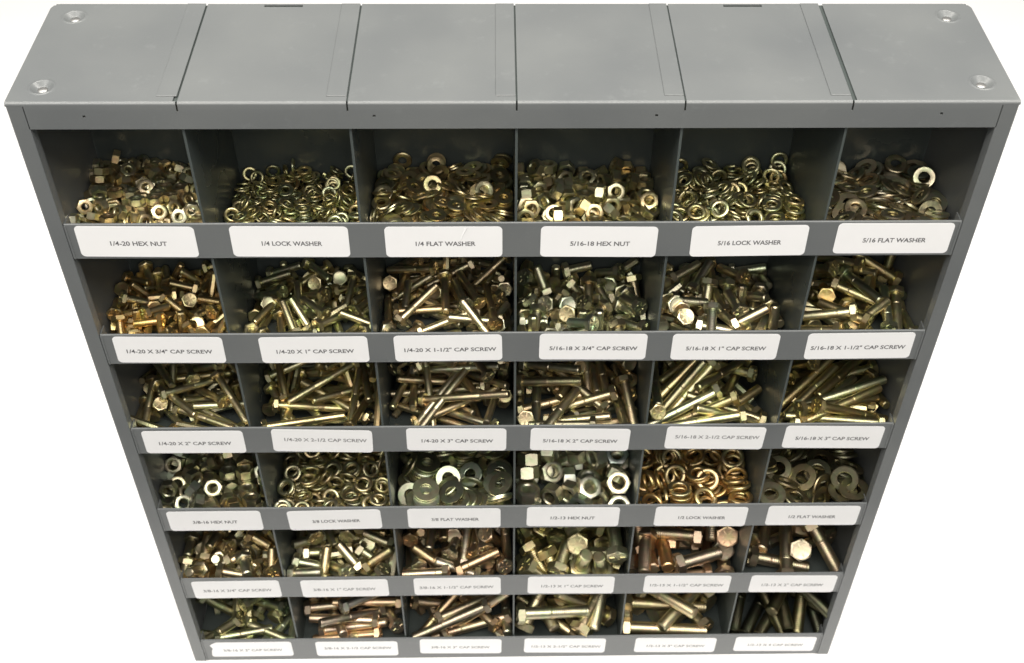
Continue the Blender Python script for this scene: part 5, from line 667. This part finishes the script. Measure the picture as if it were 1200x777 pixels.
331,739,-273,458,-141,42,135,-319,749,-298,35,248,429,-60,178,697,-224,354,-9,61,347,93,840,-259,0,0,-69,-495,308,878,-295,177,-177,306,306,135,878,-136,0,0,-354,354,-82,749,-105,160,118,372,269,202,694,-102,22,274,146,-391,-170,845,-204,103,3,489,-14,323,746,-118,397,109,75,-273,39,764,-135,246,-355,239,-82,292,826,-175,418,114,-66,241,
-322,690,-122,419,-59,-37,-264,-315,846,-157,429,34,-59,-248,-182,519,-286,22,237,223,379,116,376,-310,44,312,-385,54,-166,312,-269,409,-124,62,253,-327,236,-226,34,241,433,-61,17,664,-321,28,490,55,-76,154,351,-234,28,-248,-430,-51,-270,445,-296,158,16,-37,473,326,151,-157,484,-68,-15,-106,134,598,-310,183,-444,-121,69,-137,706,-268,176,71,-68,458,
99,128,-191,59,31,-488,-88,-227,172,-185,280,-218,228,-270,-17,445,-271,27,310,386,63,-9,299,-225,247,-209,-337,-180,185,54,-124,296,296,-194,194,-138,628,-249,70,-412,256,99,313,629,-185,288,259,170,-267,-192,172,-143,283,169,-350,-138,-161,434,-219,296,107,-143,361,179,564,-187,298,182,-252,254,326,145,-111,63,452,201,-28,-207,338,-162,203,-249,-353,149,
254,594,-175,392,301,-77,5,-316,352,-180,20,-209,-453,-35,288,437,-177,491,82,-4,-51,-73,174,-164,31,222,442,-62,84,158,-128,92,-486,-47,58,136,360,-150,31,485,-70,96,-291,110,-134,278,-256,325,30,324,288,-227,39,5,416,-275,-121,595,-221,88,-452,176,85,-102,567,-190,5,170,-454,-122,320,455,-124,15,-159,-467,-81,-110,356,-124,127,-471,12,-111,
-86,191,-124,8,60,-492,69,309,473,-73,65,-429,-243,-51,-313,278,-87,295,-290,188,-209,35,667,-173,86,-261,404,-105,181,273,-175,478,12,-87,-120,46,327,-68,31,476,-139,55,325,242,-94,228,-90,115,420,-51,441,-177,300,150,73,363,41,517,-107,64,-240,433,-32,-326,580,-189,145,-458,132,40,-95,206,-84,17,125,-479,67,291,259,-58,125,444,-177,75,
-325,501,-132,27,463,186,-6,324,348,-127,40,-73,-401,-286,59,350,-115,55,145,474,-30,110,294,-95,254,44,-166,395,258,157,-248,41,291,400,-56,48,713,-384,53,-96,-486,42,270,693,-401,348,-49,-49,-353,87,201,-260,25,178,462,-65,-326,258,-277,18,-2,69,495,-327,775,-366,71,-227,-419,-133,-81,795,-430,41,292,400,-56,-327,838,-442,54,383,-314,44,
-314,538,-357,491,-69,9,67,-101,165,-250,56,397,296,-41,309,418,-322,495,-69,3,19,-102,634,-384,64,454,-199,28,-97,855,-339,390,239,200,-22,305,849,-378,310,269,-187,215,-22,500,-309,100,-53,-44,485,55,838,-312,57,-489,39,-79,323,481,-296,67,481,119,-17,-313,875,-345,83,131,277,-386,-287,723,-350,137,-434,197,61,-132,656,-346,493,-69,6,45,
158,462,-290,58,414,271,-38,286,656,-346,424,-59,36,255,327,119,-192,33,233,-437,61,24,826,-279,97,-200,448,12,-192,837,-224,264,238,341,87,301,754,-331,132,369,277,-141,324,666,-238,382,312,-67,47,-326,424,-255,39,-471,-162,-10,317,553,-272,298,-42,-55,-396,-310,696,-317,119,39,145,-462,75,508,-207,212,408,-182,-74,-168,902,-393,81,81,-344,344,
-327,402,-215,37,-443,-229,-15,325,761,-281,81,118,-446,175,-106,839,-172,347,-153,-242,218,-285,716,-188,74,-151,-149,-447,-23,827,-206,401,126,-178,-204,-65,160,-204,256,-36,59,424,-312,661,-289,12,-35,476,150,293,447,-219,380,55,-62,314,147,710,-275,448,-202,16,89,-287,853,-189,193,270,-123,354,58,838,-171,230,-29,443,16,33,682,-227,410,33,-132,-252,
-88,737,-134,399,209,187,-111,-317,621,-265,204,63,-136,431,314,838,-256,1,99,478,-108,180,843,-276,365,-211,268,-23,-326,594,-232,410,128,-78,244,324,864,-153,265,-419,53,-36,-388,223,-114,83,344,83,344,-60,709,-112,209,234,-154,357,-273,827,-139,296,-314,-252,-10,158,787,-198,274,22,361,210,10,628,-89,393,-202,-31,232,302,715,-141,181,-98,-223,-397,
-42,584,-358,46,339,360,-53,-86,441,-286,162,-58,-34,-468,61,274,-242,31,-264,422,-34,98,681,-343,57,376,-321,43,247,220,-187,472,-66,-21,-151,-249,289,-175,6,-446,-226,-14,-61,161,-192,46,110,485,-2,137,721,-275,459,-169,-39,-94,-39,441,-228,30,-464,183,10,231,506,-185,471,-149,-32,-73,311,189,-156,55,395,298,-42,312,361,-163,143,-28,-97,-468,
-298,244,-155,17,19,28,-499,258,565,-195,197,-69,-160,-425,-70,209,-174,21,-367,337,-41,285,246,-150,469,-66,22,159,287,391,-152,483,-100,14,80,78,327,-198,179,22,-26,-466,-245,450,-231,334,-66,77,358,310,572,-171,465,-172,-26,-57,-121,143,-112,375,40,74,320,-292,163,-120,324,5,-33,380,52,424,-186,19,497,44,29,21,630,-197,114,115,-101,-462,
300,204,-101,7,-404,294,-21,119,485,-121,26,415,277,-2,68,366,-100,311,9,-54,388,311,653,-213,57,164,-439,165,207,181,-87,22,94,491,-3,57,144,-144,49,-353,233,262,-16,615,-189,127,-50,473,-86,-310,193,-96,343,6,-33,363,-310,392,-104,188,-39,-147,-438,-312,146,-80,5,-322,-381,-33,84,233,-108,322,269,-10,272,-240,614,-158,81,324,-363,81,
-16,401,-149,8,-379,324,-33,-66,606,-191,460,-104,-113,122,249,345,-73,450,-128,34,-172,-304,131,-59,25,-141,478,22,312,403,-98,65,-91,-96,-478,-43,318,-109,81,211,429,123,-312,438,-84,94,468,147,-32,269,153,-38,19,386,317,12,-179,258,-82,150,293,-372,56,-199,415,-128,439,53,-107,207,219,231,-18,-16,-116,-229,429,-58,865,-371,167,146,-210,396,
-62,382,-323,383,-54,44,314,-289,630,-394,457,-64,-27,-190,311,194,-269,68,484,-102,14,277,855,-371,345,176,-132,287,-70,591,-383,42,301,-393,55,5,176,-264,56,400,292,-41,-271,159,-259,67,475,-139,19,295,660,-380,2,11,495,-69,305,234,-259,64,456,-192,27,-284,633,-373,495,-69,-1,-6,285,834,-364,89,54,-213,440,115,324,-284,39,278,-410,57,
-250,560,-307,25,-339,-367,0,-159,386,-302,493,-69,-7,-47,241,469,-326,8,65,-489,82,-53,839,-365,160,36,245,-404,284,811,-358,257,135,-174,368,250,438,-292,281,-45,-69,-405,-301,522,-203,182,-102,223,396,19,624,-347,288,-45,-55,-402,285,241,-238,242,-34,60,432,-311,187,-223,342,-48,50,358,311,618,-346,2,13,-495,69,298,693,-334,390,-90,-75,-290,
312,548,-286,29,141,-466,109,253,243,-216,105,-15,-68,-484,271,433,-267,79,468,156,-24,-311,376,-278,442,-64,-50,-220,59,491,-292,44,475,-148,-17,3,807,-355,107,-93,-424,-224,-9,236,-231,214,35,-30,-450,-281,182,-199,277,-39,58,410,-12,466,-246,292,20,24,-405,264,589,-263,477,-76,-38,-125,-307,360,-238,241,-53,-86,-426,295,720,-299,21,45,467,-173,
-87,180,-220,333,-41,-20,370,311,403,-218,448,-14,-9,-221,86,802,-352,418,248,-11,118,55,684,-321,315,-49,-52,-382,-310,650,-271,99,456,173,-49,32,637,-284,450,-63,34,206,-310,433,-246,484,-99,20,77,285,825,-267,436,8,60,-237,48,646,-212,334,-146,-44,340,55,758,-232,290,371,167,-19,310,901,-151,279,-308,211,181,-249,627,-237,286,-73,-88,-394,
-287,189,-139,483,32,-10,-125,-238,621,-210,312,-68,92,373,275,806,-199,150,-458,-128,-32,-72,838,-257,17,-125,-452,-174,-259,794,-241,491,-88,27,4,-11,420,-172,27,-97,489,-22,211,729,-152,206,-103,78,-437,-36,842,-220,468,174,-21,-25,-310,418,-149,152,472,67,1,-311,614,-180,4,-15,-486,114,297,804,-66,154,-221,128,402,-218,800,-186,376,-49,10,-326,
336,755,-155,237,-61,-420,-118,-1,744,-155,404,-130,-160,-210,314,711,-120,236,-372,-203,120,-198,807,-168,41,474,-150,-28,237,816,-60,224,0,-213,-393,76,833,-147,27,158,149,450,-295,627,-139,433,-105,-46,-223,-312,641,-122,18,47,-484,113,-177,781,-146,479,-18,46,135,-352,212,-163,51,-74,-201,-449,288,225,-136,211,434,-117,54,-216,331,-118,296,397,46,-50,
151,419,-89,396,27,-249,-174,-18,124,-94,112,-314,-59,368,21,255,-106,46,-315,-224,314,-250,157,-114,123,-414,-204,-148,109,167,-53,198,-314,213,258,345,153,-88,116,16,-314,371,-353,429,-175,323,-354,-101,-100,-90,375,-120,119,272,-88,393,-138,421,-64,189,-300,-216,-278,-317,493,-312,8,-312,-72,383,28,434,-296,132,216,-186,389,270,545,-327,110,-350,18,339,
-188,743,-384,321,212,243,208,-313,330,-266,238,157,-312,-267,314,383,-281,342,-119,306,-158,-17,205,-231,300,198,-263,-226,-169,636,-354,391,102,294,-26,-16,702,-370,79,279,-212,-348,294,256,-245,164,-358,70,300,6,593,-342,282,186,-280,-240,-237,858,-306,384,172,194,188,-135,474,-303,18,302,169,360,195,465,-298,204,-302,-166,300,-177,581,-267,254,163,74,392,
-168,398,-244,120,305,266,-268,-233,226,-236,189,307,89,335,10,541,-247,90,-201,30,448,180,195,-194,350,-322,3,154,263,405,-211,361,-303,135,-98,132,139,-161,130,28,-471,104,112,619,-277,116,309,-95,363,-353,831,-303,203,-20,142,434,27,302,-258,228,-266,197,-298,277,552,-226,306,179,-217,-278,153,378,-175,38,156,211,-424,321,315,-166,195,-302,232,-259,
312,92,-168,39,-415,35,-275,12,134,-176,85,290,250,-310,26,635,-213,403,19,262,-136,-338,649,-273,186,-81,-252,-382,-117,278,-146,150,-461,-118,-29,-31,372,-237,102,-452,77,171,-354,790,-180,203,340,284,-113,-210,719,-245,130,9,480,-54,-85,814,-253,219,-258,-355,97,-179,106,-198,391,44,306,-40,-6,456,-186,221,-173,-200,362,355,559,-176,397,291,-78,38,
-93,700,-183,21,330,40,-373,-288,606,-219,79,-319,-142,-349,-62,664,-122,258,264,317,-118,-265,388,-213,490,69,70,-19,-252,535,-208,2,117,475,-102,112,472,-161,217,-370,-56,-250,233,655,-180,490,40,86,-20,-328,85,-120,103,-251,419,-27,278,452,-108,301,-322,-26,236,107,717,-154,334,169,-108,-314,-150,524,-147,220,119,314,298,-234,868,-169,220,218,-373,-123,
112,594,-123,247,-51,410,135,-262,671,-127,264,179,214,320,351,436,-45,158,-110,-316,-336,224,739,-104,24,-461,-50,185,-356,681,-86,96,-46,350,341,-226,333,-154,178,306,-123,-332,-294,225,-136,57,-290,-32,402,-23,140,-99,402,235,110,146,243,86,-107,203,136,94,426,-146,179,-104,27,-21,-449,218,240,182,-31,213,-98,-421,133,-269,391,-72,284,-81,390,105,
45,225,-77,211,415,129,127,8,490,-100,382,260,86,-172,262,363,-47,245,338,187,202,174,261,-94,413,-173,-206,83,-251,433,-10,254,93,302,-293,-296,102,-82,248,201,-336,-189,-274,337,-269,88,256,156,-391,257,661,-357,78,319,-107,-362,-290,631,-353,322,-60,-311,216,350,231,-239,413,282,-15,-13,-80,332,-263,263,-50,-366,-211,185,369,-229,103,396,176,228,
-342,813,-337,264,-252,214,266,-215,630,-297,400,-244,-170,37,27,518,-317,358,-48,342,53,134,619,-255,334,-185,-15,323,351,473,-308,412,282,-19,-16,90,410,-255,325,336,-156,-83,3,608,-313,28,-259,-104,414,-260,411,-205,179,-305,-245,255,-206,777,-278,362,123,-243,-212,-297,475,-280,29,-387,-57,310,192,232,-193,183,81,-372,268,257,747,-319,100,192,447,60,
-123,228,-238,299,-360,-100,146,358,533,-221,123,44,-230,424,44,733,-228,320,-23,349,160,301,294,-197,398,-278,104,-58,-235,580,-238,399,-149,31,-261,-299,189,-227,270,184,-291,-242,-27,557,-195,424,-200,-165,53,26,155,-183,176,-32,348,-311,235,515,-298,244,-341,-89,-257,-356,735,-187,422,227,-46,134,-235,86,-195,42,-339,-3,365,120,288,-173,78,-220,-383,221,
291,621,-194,254,118,297,289,-68,474,-248,80,344,-200,292,-354,611,-229,360,261,-102,205,214,490,-162,289,390,-118,21,1,449,-167,88,-288,-189,352,354,148,-109,214,398,-203,69,-186,506,-149,252,-186,-363,144,207,809,-135,366,-280,159,114,-54,777,-149,342,-342,-40,121,190,456,-95,147,337,109,321,170,555,-93,199,-429,-152,60,-286,756,-122,241,151,400,-96,
217,682,-90,129,-414,89,-232,-350,522,-103,243,-215,-246,-290,54,683,-92,313,-260,288,44,-54,302,-120,212,-323,161,-273,-73,700,-96,205,9,-456,-3,-222,808,-77,15,63,383,315,-134,737,-45,351,-300,136,134,-141,470,-61,274,-307,105,264,340,546,-72,312,-252,-237,-183,139,387,-135,-200,2,-155,431,-312,286,-167,404,259,116,-78,360,379,-42,125,-36,78,476,
15,171,-156,163,-300,288,-224,54,365,-149,213,340,235,-184,135,405,-118,328,326,109,-154,314,257,-145,402,259,-5,146,178,391,-40,99,158,-304,351,-27,386,-125,63,126,281,-389,-348,491,-91,288,212,197,-289,-197,517,-118,249,-225,277,246,254,344,3,458,118,-50,-155,129,161,-51,26,367,114,-319,-179,245,-151,235,44,434,-66,-207,96,-91,72,334,66,359,
-74,669,-365,247,311,-20,-303,22,493,-314,315,-51,-316,221,238,521,-323,315,-39,364,128,-28,309,-262,241,-299,185,-262,81,616,-348,201,-208,-248,324,94,769,-327,217,297,206,269,-262,213,-234,361,242,158,-189,-245,459,-305,269,305,-8,290,-249,763,-392,133,-211,-328,-283,-361,302,-254,297,191,210,-285,-46,665,-285,214,-184,-184,369,287,873,-279,423,70,-93,-240,
-314,620,-296,442,222,67,33,46,529,-246,39,123,301,-378,172,698,-253,354,349,49,-20,274,517,-247,38,-213,-231,-387,146,430,-202,191,96,359,-275,-10,714,-212,196,-359,-141,251,267,743,-246,4,-146,23,478,252,216,-230,331,181,-221,243,218,338,-123,28,43,359,-345,-13,792,-185,274,38,415,35,-220,873,-289,373,-112,220,-224,-255,825,-229,5,432,165,-191,
-360,610,-210,86,-98,397,275,355,205,-232,346,259,130,-216,-251,732,-143,248,-299,-169,266,-167,509,-190,25,-250,-269,338,-15,597,-113,87,-261,-201,-366,-268,573,-145,86,-150,422,206,-116,569,-54,117,-92,-333,-342,272,571,-146,200,410,-18,204,-37,767,-58,212,-269,264,251,316,594,14,359,141,-44,315,355,637,-126,247,-332,209,186,-34,87,-172,206,-314,-216,250,
-44,542,-191,-396,-182,-117,215,-86,379,-167,177,-22,-54,-464,-281,510,-163,293,311,-114,-234,288,388,-188,174,-313,-344,-57,-253,297,-176,338,-286,19,232,224,101,-33,19,247,432,44,-136,208,-120,407,-220,-39,185,-268,102,-85,224,146,-117,-406,83,109,-4,33,-487,96,47,-64,160,-42,319,322,-200,68,331,192,98,98,91,353,-328,75,303,-14,-306,-174,-101,340,
-164,569,-314,223,293,115,318,78,331,-242,178,263,-198,-331,296,666,-343,70,-344,31,-354,-37,513,-200,480,-125,-2,67,282,255,-184,207,352,166,236,270,507,-295,156,-353,-21,-317,-262,483,-264,103,-174,314,-332,279,805,-339,216,-288,30,-345,-279,791,-377,318,-279,-263,-41,-335,793,-255,291,-194,199,297,217,143,-189,224,169,-330,-249,256,757,-220,15,242,-48,435,
-333,209,-214,231,110,256,-345,47,609,-328,336,263,95,-242,126,505,-221,233,282,64,-335,72,795,-215,295,-290,-100,-262,-154,676,-243,278,-320,169,-204,-7,200,-205,356,3,296,-190,163,621,-160,15,-325,-4,380,167,523,-80,99,394,99,274,-213,799,-266,214,-413,176,-48,-178,492,-31,6,364,-331,-86,291,225,-44,331,191,264,185,64,765,-118,388,-90,-302,7,
-32,610,-55,280,-338,221,91,334,581,-93,221,-171,191,368,321,497,13,223,-64,-195,-398,-112,794,-85,80,-147,-234,-409,118,462,19,417,-88,259,42,-334,569,-54,37,49,-127,480,201,701,26,156,231,100,403,-291,732,-73,401,-281,-70,75,336,211,-213,246,140,-244,332,336,390,-165,263,118,-209,351,-306,410,-35,168,248,379,-129,343,385,-15,125,38,-209,435,
249,507,64,342,-204,174,247,86,166,-51,243,-173,-315,248,25,409,-74,-192,245,-224,320,-268,270,-60,214,-179,303,284,-112,323,-142,134,-181,352,274,182,851,-399,335,-114,-314,163,249,730,-364,341,-157,309,-117,-12,288,-238,356,23,-344,-65,238,524,-306,268,-339,187,167,29,492,-297,217,-264,207,-300,29,757,-243,440,115,73,194,-343,403,-212,108,-73,328,354,
98,850,-138,80,175,461,0,-21,636,-194,138,-162,253,-375,-215,321,-214,229,-368,211,133,76,112,-188,290,200,274,226,-336,742,-140,122,42,-156,457,-208,683,-171,322,346,157,-44,298,756,-241,254,-355,-200,-139,170,572,-123,347,-146,269,189,-111,763,-143,207,-408,200,28,-56,514,-144,145,215,-378,200,232,553,-23,312,104,325,191,-134,576,-222,277,-263,280,160,
229,598,-215,66,-123,278,-391,240,313,-75,378,-88,-210,-235,-33,255,-150,153,214,305,-297,74,369,-204,461,164,-49,90,-112,264,-217,-252,-209,248,285,-195,730,-366,184,-234,-229,330,199,468,-287,324,-86,355,107,-95,621,-335,347,245,-205,-165,109,611,-331,337,-218,295,-44,-293,710,-219,241,-336,-175,-220,56,730,-156,37,-315,-220,-318,147,668,-128,163,205,-378,197,
-246,570,-143,369,268,-174,110,292,768,-233,111,-469,132,-29,-99,720,-98,84,215,140,-421,246,233,-194,260,328,77,-261,127,376,-72,123,-227,201,-378,-227,343,-50,131,185,-82,-438,-187,135,-62,419,17,232,142,92,434,-17,55,-188,-256,382,138,169,-142,8,-315,121,368,-56,129,-120,329,-73,-327,171,-194,579,-213,290,261,-222,-220,-130,473,-207,213,-215,-267,295,
-308,716,-169,76,-103,381,298,-87,716,-172,225,-193,344,209,-230,612,-146,395,267,80,-126,204,648,-216,322,-28,341,-172,-3,641,-123,415,-130,-238,65,355,259,-153,5,-18,-375,330,231,550,-153,310,380,-87,-49,115,488,-144,291,284,-276,90,264,444,-119,208,310,181,-278,-138,584,-58,348,-169,-301,99,-143,137,-189,221,-223,261,-289,-23,401,-42,13,-12,440,-236,
-109,446,-23,145,-124,264,379,254,342,-130,158,214,-197,375,-36,194,-137,93,372,-107,-303,-175,313,-123,96,-277,302,270,6,226,-30,190,145,386,210,-157,343,-56,158,322,-85,-338,115,352,58,354,261,-198,-132,-54,219,-65,270,245,251,232,-31,128,-165,-161,290,-143,346,118,360,-41,121,334,132,326,-176,710,-221,331,302,-158,-155,159,244,-195,292,28,-340,220,
-48,672,-115,18,-44,-285,-408,-213,601,-142,33,-176,301,357,-311,578,-104,184,302,264,-235,-172,544,-62,354,-35,-285,-206,-192,547,27,168,409,35,-230,163,488,-93,128,-408,54,-253,50,527,-43,97,279,28,-403,168,457,-7,163,-389,32,-267,-113,366,-94,400,-30,-284,91,88,344,-68,322,331,101,164,356,414,-145,6,-24,391,310,74,294,8,324,19,-353,142,
134,235,6,36,-447,-118,188,-148,277,-41,365,-54,258,218,-42,159,11,34,279,112,398,113,194,-132,-278,247,-182,281,-100,751,-220,334,-135,-320,135,156,650,-171,129,-274,-188,-351,-123,562,-175,339,194,-310,34,-219,322,-134,311,274,263,-96,192,305,-125,291,377,57,143,109,505,-19,25,380,60,319,22,648,-92,15,343,-42,-361,177,671,-32,217,-95,-405,-172,
127,589,16,406,193,207,-69,-120,235,-113,5,-321,216,-317,-223,342,12,204,-73,-353,-281,-235,261,109,81,344,273,-225,-147,143,122,166,313,-119,-332,167,264,15,131,360,274,168,202,243,60,-268,-386,-19,171,284,350,92,-138,172,239,380,-160,684,-202,84,-336,-80,352,244,348,-183,270,-334,-118,-227,-307,540,-128,215,-215,-229,-325,51,692,-111,289,-124,-356,-156,
184,697,-109,254,-399,-127,103,-15,607,-59,194,-104,-426,144,-53,407,-51,312,358,108,115,-26,525,2,322,-273,-17,268,73,427,46,196,-63,-350,292,88,356,135,417,-68,-163,211,-345,620,103,299,188,-173,308,113,354,-84,223,325,-124,282,148,335,16,270,-349,16,-235,-134,307,163,248,12,-372,-224,-83,306,-33,117,-323,-100,349,-100,106,-65,-291,-180,305,199,
-89,594,-199,121,-124,-315,347,89,487,-192,364,195,-279,47,101,312,-182,293,-40,351,199,141,556,-95,352,314,124,112,-120,508,-55,24,386,-191,-253,-49,617,122,407,-165,216,101,-344,531,15,84,-82,-307,-377,163,540,188,179,417,-35,207,-43,488,192,375,90,312,-64,-15,524,-195,337,-345,89,-97,121,491,-188,28,178,307,351,294,522,-114,90,-121,302,369,
-228,524,-48,166,-233,-247,-327,-99,465,-7,128,-187,215,390,39,518,5,333,-305,-155,-148,151,540,86,296,-364,-5,-174,242,477,94,415,-263,85,28,88,440,191,198,-323,118,304,42,567,-93,78,-323,193,320,-336,512,-194,299,-313,-174,-180,]
# ------------------------------------------------------------------ settled positions: per bin, x y z and quaternion of every piece
raw = np.array(DATA, float).reshape(-1, 7)
NAME = {'n': 'hex_nut', 'l': 'lock_washer', 'f': 'flat_washer', 'b': 'cap_screw'}
CAT = {'n': 'hex nut', 'l': 'lock washer', 'f': 'flat washer', 'b': 'cap screw'}
rt = random.Random(77)
mesh_cache = {}
def meshes(b, lod):
    key = (SPEC[b], lod)
    if key not in mesh_cache:
        out = []
        for nm, (v, f) in GEN[SPEC[b][0]](SPEC[b], lod):
            if lod:
                me = bpy.data.meshes.new(nm if SPEC[b][0] == 'b' else NAME[SPEC[b][0]])
                me.from_pydata([(x * IN, y * IN, z * IN) for x, y, z in v], [], f); me.update()
                bm_ = bmesh.new(); bm_.from_mesh(me); bmesh.ops.recalc_face_normals(bm_, faces=bm_.faces); bm_.to_mesh(me); bm_.free()
                me.polygons.foreach_set('use_smooth', [True] * len(me.polygons))
                me.set_sharp_from_angle(angle=math.radians({'n': 26, 'b': 26, 'f': 30, 'l': 60}[SPEC[b][0]]))
                me.materials.append(ZINC)
                out.append((nm, me))
            else: out.append((np.array(v, float), f))
        mesh_cache[key] = out
    return mesh_cache[key]
ORD = ['', 'second', 'third', 'fourth', 'fifth', 'sixth', 'seventh', 'eighth', 'ninth', 'tenth', 'eleventh', 'twelfth', 'thirteenth', 'fourteenth', 'fifteenth', 'sixteenth']
view = Vector((0, -.71, .70))
loose = {k: ([], [], [], [0]) for k in 'nlfb'}
described = {}
k0 = 0
for b in range(36):
    s = SPEC[b]; row, colm = divmod(b, 6); kd = s[0]
    ox, oz = -HW + PX * (colm + .5), ZL - row * PITCH
    nind, nall = COUNTS[b]
    for i in range(nall):
        r = raw[k0]; k0 += 1
        x, y, z = r[0] / 200, r[1] / 200, r[2] / 200
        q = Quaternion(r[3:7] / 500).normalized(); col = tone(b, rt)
        if i < nind:
            M4 = Matrix.Translation(P(ox + x, y, oz + z)) @ q.to_matrix().to_4x4()
            if kd == 'b':
                o = bpy.data.objects.new(NAME[kd], None); COL.objects.link(o); o.empty_display_size = .005
                for nm, me in meshes(b, 1):
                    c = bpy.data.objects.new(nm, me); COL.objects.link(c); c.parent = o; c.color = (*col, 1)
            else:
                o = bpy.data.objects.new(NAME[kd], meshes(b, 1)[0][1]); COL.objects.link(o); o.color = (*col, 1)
            o.matrix_world = M4
            o['category'] = CAT[kd]; o['group'] = CAT[kd] + 's' + ' in the ' + TXT[b].replace(' CAP SCREW', '').replace('"', ' inch') + ' bin'
            ax = q @ Vector((0, 0, 1))
            if kd == 'b':
                d = ax.dot(view)
                pose = 'head facing out' if d > .72 else 'threaded end facing out' if d < -.72 else \
                       ('head at left' if ax.x < -.55 else 'head at right' if ax.x > .55 else 'head uppermost' if ax.y > 0 or ax.z > .5 else 'head lowermost')
            else:
                d = abs(ax.dot(view)); pose = 'face on' if d > .8 else 'tilted' if d > .4 else 'edge on'
            depth = 'front' if y < 2.3 else 'middle' if y < 3.4 else 'back'
            described.setdefault((b, pose, depth), []).append((x, o))
        else:
            V, F, T, base = loose[kd]
            Rm = np.array(q.to_matrix())
            for v, f in meshes(b, 0):
                w = v @ Rm.T + np.array([ox + x, y, oz + z + ZB]); n0 = base[0]
                V.append(w * IN); F += [tuple(a + n0 for a in fc) for fc in f]; T.append(np.tile((*col, 1), (len(v), 1))); base[0] += len(v)
DIA = {.25: 'quarter-inch', .3125: 'five-sixteenths', .375: 'three-eighths', .5: 'half-inch'}
LEN = {.75: 'three-quarter-inch', 1.0: 'one-inch', 1.5: 'one-and-a-half-inch', 2.0: 'two-inch', 2.5: 'two-and-a-half-inch', 3.0: 'three-inch', 4.0: 'four-inch'}
for (b, pose, depth), L in described.items():
    L.sort(key=lambda t: t[0]); s = SPEC[b]; kd = s[0]
    dia = DIA[s[1]] if kd == 'b' else ('quarter-inch', 'five-sixteenths')[b > 2] if b < 6 else ('three-eighths', 'half-inch')[b > 20]
    for i, (x, o) in enumerate(L):
        where = ('%s of the %s by %s bin' % (depth, dia, LEN[s[4]])) if kd == 'b' else ('%s of the %s bin' % (depth, dia))
        nth = '' if len(L) == 1 else 'leftmost ' if i == 0 else 'rightmost ' if i == len(L) - 1 else (ORD[i] if i < len(ORD) else 'number %dth' % (i + 1)) + ' '
        o['label'] = '%s%s %s, %s' % (nth, CAT[kd], pose, where)
for kd, nm in (('n', 'loose_hex_nuts'), ('l', 'loose_lock_washers'), ('f', 'loose_flat_washers'), ('b', 'loose_cap_screws')):
    V, F, T, base = loose[kd]
    if not V: continue
    V = np.concatenate(V); T = np.concatenate(T)
    me = bpy.data.meshes.new(nm); me.from_pydata(V, [], F); me.update()
    at = me.color_attributes.new('tone', 'FLOAT_COLOR', 'POINT'); at.data.foreach_set('color', T.astype(np.float32).ravel())
    bm = bmesh.new(); bm.from_mesh(me); bmesh.ops.recalc_face_normals(bm, faces=bm.faces); bm.to_mesh(me); bm.free()
    me.polygons.foreach_set('use_smooth', [True] * len(me.polygons)); me.set_sharp_from_angle(angle=math.radians({'n': 28, 'b': 28, 'f': 30, 'l': 60}[kd]))
    o = to_obj(nm, me, ZINC_LOOSE); o['kind'] = 'stuff'
    o['category'] = CAT[kd] + ' heap'; o['label'] = 'remaining %ss lying between and under the others in their bins' % CAT[kd]
